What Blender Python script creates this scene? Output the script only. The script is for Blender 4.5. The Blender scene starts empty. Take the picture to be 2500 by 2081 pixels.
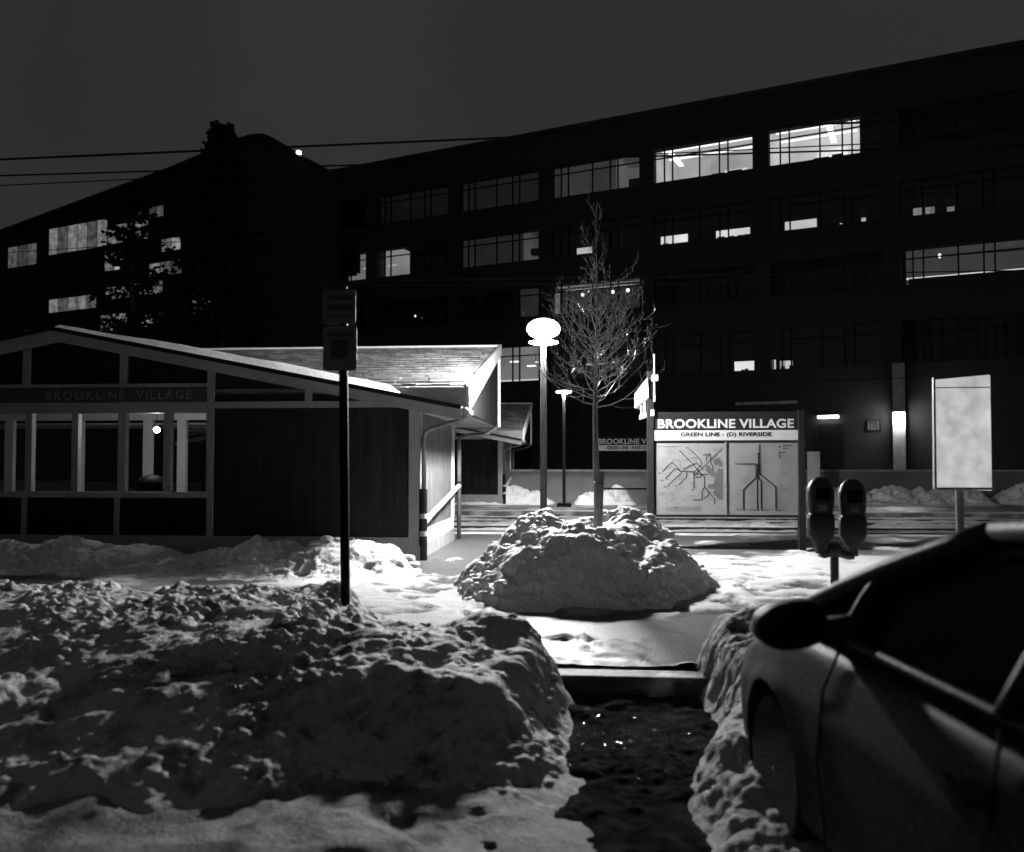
import bpy, bmesh, math, random
import numpy as np
from mathutils import Vector, Matrix

sc = bpy.context.scene
random.seed(7)
RNG = np.random.default_rng(11)

# ------------------------------------------------------------------ camera
F, CX, CY, H = 2088.0, 1250.0, 1069.0, 1.45          # focal length and principal point in photo pixels, eye height
YAW, PITCH = math.radians(4.66), math.radians(1.70)
cam_d = bpy.data.cameras.new('camera')
cam = bpy.data.objects.new('camera', cam_d)
sc.collection.objects.link(cam)
cam.location = (0, 0, H)
cam.rotation_euler = (math.pi/2 + PITCH, 0, YAW)
cam_d.sensor_width = 36.0
cam_d.lens = F/2500*36
cam_d.shift_y = (CY-1040.5)/2500
cam_d.clip_start = 0.05
cam_d.clip_end = 1500
cam_d.dof.use_dof = True
cam_d.dof.focus_distance = 13.5
cam_d.dof.aperture_fstop = 1.6
sc.camera = cam

# ------------------------------------------------------------------ world: night sky with even city glow
world = bpy.data.worlds.new('World')
sc.world = world
world.use_nodes = True
wn = world.node_tree.nodes
wl = world.node_tree.links
bg = wn['Background']
bg.inputs['Color'].default_value = (1, 1, 1, 1)
bg.inputs['Strength'].default_value = 0.027
w_tc = wn.new('ShaderNodeTexCoord'); w_n = wn.new('ShaderNodeTexNoise'); w_n.inputs['Scale'].default_value = 2.2; w_n.inputs['Detail'].default_value = 5
w_r = wn.new('ShaderNodeMapRange'); w_r.inputs['From Min'].default_value = 0.3; w_r.inputs['From Max'].default_value = 0.7; w_r.inputs['To Min'].default_value = 0.80; w_r.inputs['To Max'].default_value = 1.20
wl.new(w_tc.outputs['Generated'], w_n.inputs['Vector']); wl.new(w_n.outputs['Fac'], w_r.inputs['Value']); wl.new(w_r.outputs[0], bg.inputs['Color'])
# ------------------------------------------------------------------ exposure
sc.view_settings.view_transform = 'Standard'
sc.view_settings.look = 'None'
sc.view_settings.exposure = 0.0
sc.view_settings.gamma = 1.0
sc.view_settings.use_curve_mapping = False
sc.render.engine = 'CYCLES'
sc.cycles.max_bounces = 8
sc.cycles.diffuse_bounces = 6
sc.cycles.glossy_bounces = 3
sc.cycles.transparent_max_bounces = 12
sc.cycles.sample_clamp_indirect = 4.0
sc.cycles.use_denoising = True
LAMP = 1750.0        # radiance of the platform lamp globes

# ------------------------------------------------------------------ pixel <-> world helpers (for measuring)
_fw = Vector((-math.sin(YAW)*math.cos(PITCH), math.cos(YAW)*math.cos(PITCH), math.sin(PITCH)))
_rt = Vector((math.cos(YAW), math.sin(YAW), 0))
_up = _rt.cross(_fw)
CAMP = Vector((0, 0, H))
def ray(px, py): return _fw + _rt*((px-CX)/F) + _up*((CY-py)/F)
def at(px, py, Y):
    d = ray(px, py); return CAMP + d*(Y/d.y)
def gz(px, py, z=0.0):
    d = ray(px, py); return CAMP + d*((z-H)/d.z)
class Frame:
    """a vertical plane turned by ang about z through o; local x along it, local y into it"""
    def __init__(s, o, ang):
        s.o = Vector(o); s.a = math.radians(ang)
        s.ex = Vector((math.cos(s.a), math.sin(s.a), 0)); s.ey = Vector((-math.sin(s.a), math.cos(s.a), 0))
    def px(s, px, py, dep=0.0):
        d = ray(px, py); t = (s.ey.dot(s.o - CAMP) + dep)/s.ey.dot(d)
        p = CAMP + d*t - s.o
        return p.dot(s.ex), p.z

# ------------------------------------------------------------------ noise (numpy)
def _hash(ix, iy, iz, seed):
    n = (ix.astype(np.int64)*374761393 + iy.astype(np.int64)*668265263 + iz.astype(np.int64)*2147483647 + seed*1274126177) & 0xFFFFFFFF
    n = ((n ^ (n >> 13))*1274126177) & 0xFFFFFFFF
    n = ((n ^ (n >> 16))*2246822519) & 0xFFFFFFFF
    return ((n ^ (n >> 15)) & 0xFFFFFF)/float(0xFFFFFF)
def vnoise(x, y, z=None, seed=0):
    if z is None: z = np.zeros_like(x)
    x0, y0, z0 = np.floor(x), np.floor(y), np.floor(z)
    fx, fy, fz = x-x0, y-y0, z-z0
    fx, fy, fz = fx*fx*(3-2*fx), fy*fy*(3-2*fy), fz*fz*(3-2*fz)
    r = 0
    for i in (0, 1):
        for j in (0, 1):
            for k in (0, 1):
                w = (fx if i else 1-fx)*(fy if j else 1-fy)*(fz if k else 1-fz)
                r = r + w*_hash(x0+i, y0+j, z0+k, seed)
    return r
def fbm(x, y, z=None, oct=4, seed=0, gain=0.5):
    r, a, t = 0, 1.0, 0
    for o in range(oct):
        f = 2.03**o
        r = r + a*vnoise(x*f, y*f, None if z is None else z*f, seed+o*17); t += a; a *= gain
    return r/t
def worley(x, y, seed=0):
    x0, y0 = np.floor(x), np.floor(y)
    best = np.full_like(x, 9.0)
    for i in (-1, 0, 1):
        for j in (-1, 0, 1):
            cx = x0+i; cy = y0+j; zz = np.zeros_like(x)
            px = cx+_hash(cx, cy, zz, seed+3); py = cy+_hash(cx, cy, zz, seed+5)
            best = np.minimum(best, (x-px)**2+(y-py)**2)
    return np.sqrt(best)
def sstep(a, b, x):
    t = np.clip((x-a)/(b-a), 0, 1); return t*t*(3-2*t)

# ------------------------------------------------------------------ materials
MATS = {}
def grey(v): return (v, v, v, 1)
def mat(name, col=0.5, rough=0.7, var=0.2, scale=6.0, bump=0.15, bscale=40.0, spec=0.4, metal=0.0, stretch=None, dirt=None):
    if name in MATS: return MATS[name]
    m = bpy.data.materials.new(name); m.use_nodes = True
    nt = m.node_tree; N = nt.nodes; L = nt.links
    b = N['Principled BSDF']
    b.inputs['Roughness'].default_value = rough
    b.inputs['Specular IOR Level'].default_value = spec
    b.inputs['Metallic'].default_value = metal
    tc = N.new('ShaderNodeTexCoord'); mp = N.new('ShaderNodeMapping')
    L.new(tc.outputs['Object'], mp.inputs['Vector'])
    if stretch: mp.inputs['Scale'].default_value = stretch
    n1 = N.new('ShaderNodeTexNoise'); n1.inputs['Scale'].default_value = scale; n1.inputs['Detail'].default_value = 6
    L.new(mp.outputs[0], n1.inputs['Vector'])
    rp = N.new('ShaderNodeValToRGB')
    rp.color_ramp.elements[0].position = 0.3; rp.color_ramp.elements[0].color = grey(col*(1-var))
    rp.color_ramp.elements[1].position = 0.7; rp.color_ramp.elements[1].color = grey(min(0.95, col*(1+var)))
    L.new(n1.outputs['Fac'], rp.inputs['Fac'])
    out = rp.outputs['Color']
    if dirt:
        n3 = N.new('ShaderNodeTexNoise'); n3.inputs['Scale'].default_value = dirt[1]; n3.inputs['Detail'].default_value = 8
        L.new(tc.outputs['Object'], n3.inputs['Vector'])
        r3 = N.new('ShaderNodeValToRGB'); r3.color_ramp.elements[0].position = dirt[2]; r3.color_ramp.elements[1].position = dirt[3]
        L.new(n3.outputs['Fac'], r3.inputs['Fac'])
        mx = N.new('ShaderNodeMix'); mx.data_type = 'RGBA'
        L.new(r3.outputs['Color'], mx.inputs['Factor']); L.new(out, mx.inputs[6]); mx.inputs[7].default_value = grey(dirt[0])
        out = mx.outputs[2]
    L.new(out, b.inputs['Base Color'])
    if bump:
        n2 = N.new('ShaderNodeTexNoise'); n2.inputs['Scale'].default_value = bscale; n2.inputs['Detail'].default_value = 5
        L.new(mp.outputs[0], n2.inputs['Vector'])
        bp = N.new('ShaderNodeBump'); bp.inputs['Strength'].default_value = bump; bp.inputs['Distance'].default_value = 0.02
        L.new(n2.outputs['Fac'], bp.inputs['Height']); L.new(bp.outputs[0], b.inputs['Normal'])
    MATS[name] = m
    return m
def emat(name, strength, col=1.0, var=0.0, scale=0.6):
    if name in MATS: return MATS[name]
    m = bpy.data.materials.new(name); m.use_nodes = True
    nt = m.node_tree; N = nt.nodes; L = nt.links
    for n in list(N):
        if n.type == 'BSDF_PRINCIPLED': N.remove(n)
    e = N.new('ShaderNodeEmission'); e.inputs['Color'].default_value = grey(col); e.inputs['Strength'].default_value = strength
    if var:
        tc = N.new('ShaderNodeTexCoord'); n1 = N.new('ShaderNodeTexNoise'); n1.inputs['Scale'].default_value = scale; n1.inputs['Detail'].default_value = 3
        L.new(tc.outputs['Object'], n1.inputs['Vector'])
        mr = N.new('ShaderNodeMapRange'); mr.inputs['From Min'].default_value = 0.3; mr.inputs['From Max'].default_value = 0.7
        mr.inputs['To Min'].default_value = strength*(1-var); mr.inputs['To Max'].default_value = strength*(1+var)
        L.new(n1.outputs['Fac'], mr.inputs['Value']); L.new(mr.outputs[0], e.inputs['Strength'])
    L.new(e.outputs[0], N['Material Output'].inputs['Surface'])
    MATS[name] = m
    return m
def glass(name, refl=0.08, rough=0.02):
    m = bpy.data.materials.new(name); m.use_nodes = True
    nt = m.node_tree; N = nt.nodes; L = nt.links
    for n in list(N):
        if n.type == 'BSDF_PRINCIPLED': N.remove(n)
    t = N.new('ShaderNodeBsdfTransparent'); t.inputs['Color'].default_value = grey(0.96)
    g = N.new('ShaderNodeBsdfGlossy'); g.inputs['Roughness'].default_value = rough
    tc = N.new('ShaderNodeTexCoord'); n1 = N.new('ShaderNodeTexNoise'); n1.inputs['Scale'].default_value = 1.5
    L.new(tc.outputs['Object'], n1.inputs['Vector'])
    bp = N.new('ShaderNodeBump'); bp.inputs['Strength'].default_value = 0.02; L.new(n1.outputs['Fac'], bp.inputs['Height']); L.new(bp.outputs[0], g.inputs['Normal'])
    lw = N.new('ShaderNodeLayerWeight'); lw.inputs['Blend'].default_value = 0.5
    pw = N.new('ShaderNodeMath'); pw.operation = 'POWER'; pw.inputs[1].default_value = 5.0; L.new(lw.outputs['Facing'], pw.inputs[0])
    fr = N.new('ShaderNodeMath'); fr.operation = 'MULTIPLY_ADD'; fr.inputs[1].default_value = 0.6; fr.inputs[2].default_value = 0.025; L.new(pw.outputs[0], fr.inputs[0])
    mx = N.new('ShaderNodeMixShader')
    L.new(fr.outputs[0], mx.inputs[0]); L.new(t.outputs[0], mx.inputs[1]); L.new(g.outputs[0], mx.inputs[2])
    L.new(mx.outputs[0], N['Material Output'].inputs['Surface'])
    MATS[name] = m
    return m
def snow_mat(name, col=0.86, dirt=0.10, amount=(0.60, 0.74), bump=0.5):
    if name in MATS: return MATS[name]
    m = bpy.data.materials.new(name); m.use_nodes = True
    nt = m.node_tree; N = nt.nodes; L = nt.links
    b = N['Principled BSDF']; b.inputs['Roughness'].default_value = 0.65; b.inputs['Specular IOR Level'].default_value = 0.25
    tc = N.new('ShaderNodeTexCoord')
    n1 = N.new('ShaderNodeTexNoise'); n1.inputs['Scale'].default_value = 2.2; n1.inputs['Detail'].default_value = 9; n1.inputs['Roughness'].default_value = 0.7
    L.new(tc.outputs['Object'], n1.inputs['Vector'])
    rp = N.new('ShaderNodeValToRGB')
    rp.color_ramp.elements[0].position = amount[0]; rp.color_ramp.elements[0].color = grey(col)
    rp.color_ramp.elements[1].position = amount[1]; rp.color_ramp.elements[1].color = grey(dirt)
    L.new(n1.outputs['Fac'], rp.inputs['Fac'])
    n4 = N.new('ShaderNodeTexNoise'); n4.inputs['Scale'].default_value = 26; n4.inputs['Detail'].default_value = 6
    L.new(tc.outputs['Object'], n4.inputs['Vector'])
    r4 = N.new('ShaderNodeValToRGB'); r4.color_ramp.elements[0].position = 0.30; r4.color_ramp.elements[0].color = grey(0.72); r4.color_ramp.elements[1].position = 0.55; r4.color_ramp.elements[1].color = grey(1.0)
    L.new(n4.outputs['Fac'], r4.inputs['Fac'])
    mx = N.new('ShaderNodeMix'); mx.data_type = 'RGBA'; mx.blend_type = 'MULTIPLY'; mx.inputs['Factor'].default_value = 1.0
    L.new(rp.outputs['Color'], mx.inputs[6]); L.new(r4.outputs['Color'], mx.inputs[7])
    L.new(mx.outputs[2], b.inputs['Base Color'])
    n2 = N.new('ShaderNodeTexNoise'); n2.inputs['Scale'].default_value = 38; n2.inputs['Detail'].default_value = 7; n2.inputs['Roughness'].default_value = 0.65
    L.new(tc.outputs['Object'], n2.inputs['Vector'])
    bp = N.new('ShaderNodeBump'); bp.inputs['Strength'].default_value = bump; bp.inputs['Distance'].default_value = 0.04
    L.new(n2.outputs['Fac'], bp.inputs['Height']); L.new(bp.outputs[0], b.inputs['Normal'])
    MATS[name] = m
    return m

SNOW = snow_mat('trodden_snow')
SNOWC = snow_mat('clean_snow', 0.82, 0.45, (0.66, 0.85), 0.3)
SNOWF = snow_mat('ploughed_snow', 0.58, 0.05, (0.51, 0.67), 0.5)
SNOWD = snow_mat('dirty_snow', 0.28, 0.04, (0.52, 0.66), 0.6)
M_TRIM = mat('light_paint', 0.29, 0.55, 0.12, 5, 0.1, 60, dirt=(0.30, 3.0, 0.58, 0.80))
M_WHITE = mat('white_paint', 0.75, 0.5, 0.06, 5, 0.05, 60)
M_DARKWALL = mat('dark_stained_board', 0.015, 0.85, 0.35, 3, 0.3, 20, stretch=(4, 4, 0.3), spec=0.04)
M_PLANK = mat('weathered_plank', 0.11, 0.7, 0.45, 3, 0.4, 18, stretch=(5, 5, 0.25))
M_CONC = mat('concrete', 0.30, 0.85, 0.25, 3, 0.4, 50, dirt=(0.12, 1.5, 0.55, 0.75))
M_SHINGLE = mat('asphalt_shingle', 0.10, 0.85, 0.45, 7, 0.5, 70, dirt=(0.20, 2.2, 0.50, 0.66))
M_SOFFIT = mat('soffit_board', 0.40, 0.7, 0.15, 4, 0.1, 30)
M_BLACK = mat('black_metal', 0.009, 0.6, 0.3, 8, 0.08, 60, spec=0.15)
M_POLE = mat('lamp_pole_paint', 0.035, 0.6, 0.25, 10, 0.08, 60, spec=0.15)
M_STEEL = mat('galvanised_steel', 0.22, 0.45, 0.25, 12, 0.1, 50, spec=0.5, metal=0.3)
M_PIPE = mat('downpipe_paint', 0.10, 0.45, 0.3, 12, 0.1, 60)
M_PIPEL = mat('pale_pipe', 0.45, 0.45, 0.15, 12, 0.05, 60)
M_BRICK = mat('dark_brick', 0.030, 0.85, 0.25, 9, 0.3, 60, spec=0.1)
M_ROOFD = mat('dark_roofing', 0.04, 0.9, 0.3, 1.5, 0.2, 20, spec=0.1)
M_MULL = mat('dark_mullion', 0.012, 0.7, 0.2, 8, 0.0, spec=0.1)
M_ROOM = mat('unlit_room', 0.05, 0.9, 0.2, 2, 0.0)
M_FURN = mat('office_furniture', 0.03, 0.8, 0.3, 3, 0.0)
M_ASPH = mat('wet_asphalt', 0.035, 0.75, 0.4, 4, 0.6, 60, spec=0.2, dirt=(0.13, 1.6, 0.50, 0.66))
M_BED = mat('ballast', 0.08, 0.8, 0.5, 10, 0.8, 25)
M_GRAN = mat('granite_kerb', 0.06, 0.6, 0.35, 14, 0.4, 60, dirt=(0.55, 3.0, 0.55, 0.7))
M_RAIL = mat('rail_steel', 0.06, 0.35, 0.3, 10, 0.1, 40, metal=0.6)
M_WALLC = mat('retaining_concrete', 0.15, 0.85, 0.25, 0.8, 0.4, 20)
M_BARK = mat('young_bark', 0.22, 0.7, 0.4, 16, 0.6, 50, stretch=(3, 3, 0.6))
M_TWIG = mat('icy_twig', 0.34, 0.2, 0.3, 20, 0.3, 80, spec=1.0)
M_STAKE = mat('wood_stake', 0.13, 0.75, 0.35, 8, 0.5, 40, stretch=(4, 4, 0.5))
M_NEEDLE = mat('fir_needles', 0.018, 0.8, 0.5, 2, 0.0, spec=0.1)
M_TRUNK = mat('fir_bark', 0.05, 0.9, 0.3, 6, 0.5, 20)
M_SIGNBLK = mat('sign_black_enamel', 0.010, 0.75, 0.2, 4, 0.02, 30, spec=0.08)
M_SIGNWHT = mat('sign_white_enamel', 0.34, 0.45, 0.08, 5, 0.03, 30)
M_MAP = mat('map_paper', 0.24, 0.35, 0.10, 3, 0.02, 20)
M_INK = mat('map_ink', 0.02, 0.6, 0.2, 6, 0.0, spec=0.1)
M_INKM = mat('map_grey_ink', 0.11, 0.5, 0.15, 6, 0.0)
M_INKL = mat('map_pale_ink', 0.14, 0.5, 0.1, 6, 0.0)
M_PSIGN = mat('parking_sign_enamel', 0.16, 0.5, 0.2, 6, 0.03, 30)
M_PSIGND = mat('parking_sign_ink', 0.05, 0.5, 0.2, 6, 0.0)
M_METER = mat('meter_casting', 0.06, 0.42, 0.35, 12, 0.2, 60, spec=0.5)
M_BOARD = mat('weathered_white_board', 0.62, 0.6, 0.12, 4, 0.08, 20, dirt=(0.32, 5.0, 0.56, 0.72))
M_CAB = mat('cabinet_paint', 0.55, 0.6, 0.1, 4, 0.05, 30)
M_PAINT = mat('salt_stained_car_paint', 0.042, 0.5, 0.25, 3, 0.10, 120, spec=0.14, dirt=(0.17, 70.0, 0.48, 0.72))
M_TYRE = mat('tyre_rubber', 0.02, 0.8, 0.3, 12, 0.3, 40)
M_HUB = mat('wheel_cover', 0.6, 0.3, 0.2, 12, 0.05, 40, metal=0.6)
M_PLAST = mat('black_trim_plastic', 0.018, 0.55, 0.2, 30, 0.15, 120)
M_CGLASS = mat('frosted_dark_car_glass', 0.010, 0.30, 0.4, 5, 0.04, 160, spec=0.0, dirt=(0.025, 90.0, 0.56, 0.75))
M_WIRE = mat('overhead_wire', 0.005, 0.8, 0.2, 3, 0.0, spec=0.05)
GLASS = glass('window_glass')

# ------------------------------------------------------------------ object helpers
COL = sc.collection
def tag(o, label=None, cat=None, group=None, kind=None):
    if label: o['label'] = label
    if cat: o['category'] = cat
    if group: o['group'] = group
    if kind: o['kind'] = kind
    return o
def empty(name, loc=(0, 0, 0), rz=0.0, label=None, cat=None, group=None, kind=None):
    o = bpy.data.objects.new(name, None); COL.objects.link(o)
    o.empty_display_size = 0.2
    o.location = loc; o.rotation_euler = (0, 0, rz)
    return tag(o, label, cat, group, kind)
def link_mesh(name, me, material, parent=None, smooth=False):
    me.materials.append(material)
    if smooth: me.polygons.foreach_set('use_smooth', [True]*len(me.polygons))
    o = bpy.data.objects.new(name, me); COL.objects.link(o)
    if parent is not None: o.parent = parent
    return o
def children(o): return [c for c in COL.objects if c.parent == o]
def copy_tree(o, parent=None):
    c = o.copy(); COL.objects.link(c); c.parent = parent
    for ch in children(o): copy_tree(ch, c)
    return c
class MB:
    """mesh builder; org is subtracted so parts can be written in world coordinates"""
    def __init__(s, org=(0, 0, 0)):
        s.v = []; s.f = []; s.org = Vector(org)
    def add(s, vs, fs):
        n = len(s.v); s.v += [tuple(Vector(q)-s.org) for q in vs]; s.f += [tuple(n+i for i in q) for q in fs]; return s
    def box(s, x0, x1, y0, y1, z0, z1):
        return s.add([(x0,y0,z0),(x1,y0,z0),(x1,y1,z0),(x0,y1,z0),(x0,y0,z1),(x1,y0,z1),(x1,y1,z1),(x0,y1,z1)],
                     [(0,3,2,1),(4,5,6,7),(0,1,5,4),(1,2,6,5),(2,3,7,6),(3,0,4,7)])
    def prism(s, poly, d):
        """poly: list of 3d points (planar), extruded by vector d"""
        n = len(poly); d = Vector(d)
        vs = [Vector(p) for p in poly]+[Vector(p)+d for p in poly]
        fs = [tuple(range(n))[::-1], tuple(range(n, 2*n))]+[(i, (i+1) % n, n+(i+1) % n, n+i) for i in range(n)]
        return s.add(vs, fs)
    def quad(s, a, b, c, d): return s.add([a, b, c, d], [(0, 1, 2, 3)])
    def tube(s, pts, rad, n=8, caps=True):
        pts = [Vector(p) for p in pts]
        if not hasattr(rad, '__len__'): rad = [rad]*len(pts)
        rings = []; vs = []; fs = []
        ref = None
        for i, p in enumerate(pts):
            t = (pts[min(i+1, len(pts)-1)]-pts[max(i-1, 0)])
            if t.length < 1e-9: t = Vector((0, 0, 1))
            t.normalize()
            if ref is None:
                ref = Vector((1, 0, 0)) if abs(t.x) < 0.9 else Vector((0, 1, 0))
            a = ref - t*ref.dot(t); a.normalize(); ref = a; b = t.cross(a)
            for k in range(n):
                an = 2*math.pi*k/n
                vs.append(p+(a*math.cos(an)+b*math.sin(an))*rad[i])
        for i in range(len(pts)-1):
            for k in range(n):
                fs.append((i*n+k, i*n+(k+1) % n, (i+1)*n+(k+1) % n, (i+1)*n+k))
        if caps:
            fs.append(tuple(range(n))[::-1]); fs.append(tuple((len(pts)-1)*n+k for k in range(n)))
        return s.add(vs, fs)
    def lathe(s, c, prof, n=24, sx=1.0, sy=1.0, ax='z'):
        c = Vector(c); vs = []; fs = []
        for r, z in prof:
            for k in range(n):
                an = 2*math.pi*k/n; a, b = r*math.cos(an)*sx, r*math.sin(an)*sy
                vs.append(c+(Vector((a, b, z)) if ax == 'z' else Vector((z, a, b)) if ax == 'x' else Vector((a, z, b))))
        for i in range(len(prof)-1):
            for k in range(n):
                fs.append((i*n+k, i*n+(k+1) % n, (i+1)*n+(k+1) % n, (i+1)*n+k))
        fs.append(tuple(range(n))[::-1]); fs.append(tuple((len(prof)-1)*n+k for k in range(n)))
        return s.add(vs, fs)
    def rings(s, rs, caps=True):
        """rs: list of rings of 3d points, equal counts"""
        n = len(rs[0]); vs = [p for r in rs for p in r]; fs = []
        for i in range(len(rs)-1):
            for k in range(n):
                fs.append((i*n+k, i*n+(k+1) % n, (i+1)*n+(k+1) % n, (i+1)*n+k))
        if caps:
            fs.append(tuple(range(n))[::-1]); fs.append(tuple((len(rs)-1)*n+k for k in range(n)))
        return s.add(vs, fs)
    def build(s, name, material, parent=None, smooth=False, bevel=0.0, fix=True, autos=None):
        me = bpy.data.meshes.new(name)
        me.from_pydata(s.v, [], s.f)
        if fix or bevel:
            bm = bmesh.new(); bm.from_mesh(me)
            if fix: bmesh.ops.recalc_face_normals(bm, faces=bm.faces)
            if bevel:
                bmesh.ops.bevel(bm, geom=[e for e in bm.edges if len(e.link_faces) == 2 and e.calc_face_angle(0) > 0.6], offset=bevel, segments=2, profile=0.5, affect='EDGES', clamp_overlap=True)
            bm.to_mesh(me); bm.free()
        o = link_mesh(name, me, material, parent, smooth)
        if autos is not None:
            me.polygons.foreach_set('use_smooth', [True]*len(me.polygons))
            me.set_sharp_from_angle(angle=math.radians(autos))
        return o
def grid_mesh(name, X, Y, Z, material, parent=None, mask=None, org=(0, 0, 0), attr=None):
    ny, nx = X.shape
    co = np.stack([X-org[0], Y-org[1], Z-org[2]], -1).reshape(-1, 3)
    idx = np.arange(nx*ny).reshape(ny, nx)
    q = np.stack([idx[:-1, :-1], idx[:-1, 1:], idx[1:, 1:], idx[1:, :-1]], -1).reshape(-1, 4)
    if mask is not None:
        mf = mask.reshape(-1)
        q = q[mf[q].any(axis=1)]
    used = np.unique(q); re = np.full(nx*ny, -1); re[used] = np.arange(len(used))
    co = co[used]; q = re[q]
    me = bpy.data.meshes.new(name)
    me.vertices.add(len(co)); me.vertices.foreach_set('co', co.astype(np.float32).ravel())
    me.loops.add(q.size); me.loops.foreach_set('vertex_index', q.ravel().astype(np.int32))
    me.polygons.add(len(q)); me.polygons.foreach_set('loop_start', (np.arange(len(q))*4).astype(np.int32))
    me.update(calc_edges=True); me.validate()
    if attr is not None:
        a = me.attributes.new(attr[0], 'FLOAT', 'POINT'); a.data.foreach_set('value', attr[1].reshape(-1)[used].astype(np.float32))
    o = link_mesh(name, me, material, parent, True)
    if any(org): o.location = org
    return o
def displaced(X, Y, Z, amp_fn):
    """push a height field along its own normals"""
    dx = X[0, 1]-X[0, 0]; dy = Y[1, 0]-Y[0, 0]
    gy, gx = np.gradient(Z, dy, dx)
    nl = np.sqrt(gx*gx+gy*gy+1)
    a = amp_fn(X, Y, Z)
    return X-gx/nl*a, Y-gy/nl*a, Z+a/nl
def clods(X, Y, Z, s=1.0, seed=0, lump=1.0):
    """shovelled snow: melted hollows and ridges, patches of clods, grains"""
    q = s
    r1 = 1-np.abs(2*fbm(X*1.9*q, Y*2.4*q, Z*2.4*q, 3, seed)-1)
    r2 = 1-np.abs(2*fbm(X*5.5*q, Y*7*q, Z*7*q, 3, seed+40)-1)
    sel = sstep(0.47, 0.62, fbm(X*1.7, Y*1.7, Z*1.5, 3, seed+9))
    b = np.clip(0.62-worley(X*7.5*q+Z*2, Y*7.5*q+Z*3, seed+7), 0, 1)*0.085*sel
    b += np.clip(0.60-worley(X*17*q+Z*5, Y*17*q+Z*4, seed+27), 0, 1)*0.045*sel
    g = fbm(X*22*q, Y*22*q, Z*22*q, 3, seed+80)-0.5
    g2 = fbm(X*60*q, Y*60*q, Z*60*q, 2, seed+90)-0.5
    return ((r1-0.75)*0.13*lump+(r2-0.75)*0.028*lump+b*lump+g*(0.030+0.035*sel)+g2*(0.014+0.008*sel))/q
def text_mesh(body, bold=0.0, space=1.0):
    cu = bpy.data.curves.new('t', 'FONT'); cu.body = body; cu.size = 1.0; cu.offset = bold; cu.space_character = space; cu.resolution_u = 4
    o = bpy.data.objects.new('t', cu); COL.objects.link(o)
    dg = bpy.context.evaluated_depsgraph_get(); dg.update()
    me = o.evaluated_get(dg).to_mesh()
    vs = [tuple(v.co) for v in me.vertices]; fs = [tuple(p.vertices) for p in me.polygons]
    o.evaluated_get(dg).to_mesh_clear()
    bpy.data.objects.remove(o); bpy.data.curves.remove(cu)
    return vs, fs
def lettering(name, body, x0, x1, z0, z1, Y, material, parent, org, bold=0.02, space=1.0):
    """flat letters on a plane facing -y, fitted to a box"""
    vs, fs = text_mesh(body, bold, space)
    ax = [v[0] for v in vs]; ay = [v[1] for v in vs]
    a0, a1, b0, b1 = min(ax), max(ax), min(ay), max(ay)
    m = MB(org)
    m.add([(x0+(v[0]-a0)/(a1-a0)*(x1-x0), Y, z0+(v[1]-b0)/(b1-b0)*(z1-z0)) for v in vs], fs)
    return m.build(name, material, parent, fix=False)

# ================================================================== SETTING
# ground reaching the horizon
MB().box(-500, 500, -60, 900, -0.60, -0.32).build('ground', M_BED)['kind'] = 'structure'
KY = 5.93                                     # kerb line
PE = 17.9                                     # near platform edge
FP = 25.7                                     # far platform edge
tag(MB().box(-70, 70, -50, KY, -0.31, -0.15).build('road', M_ASPH), kind='structure')

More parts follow.
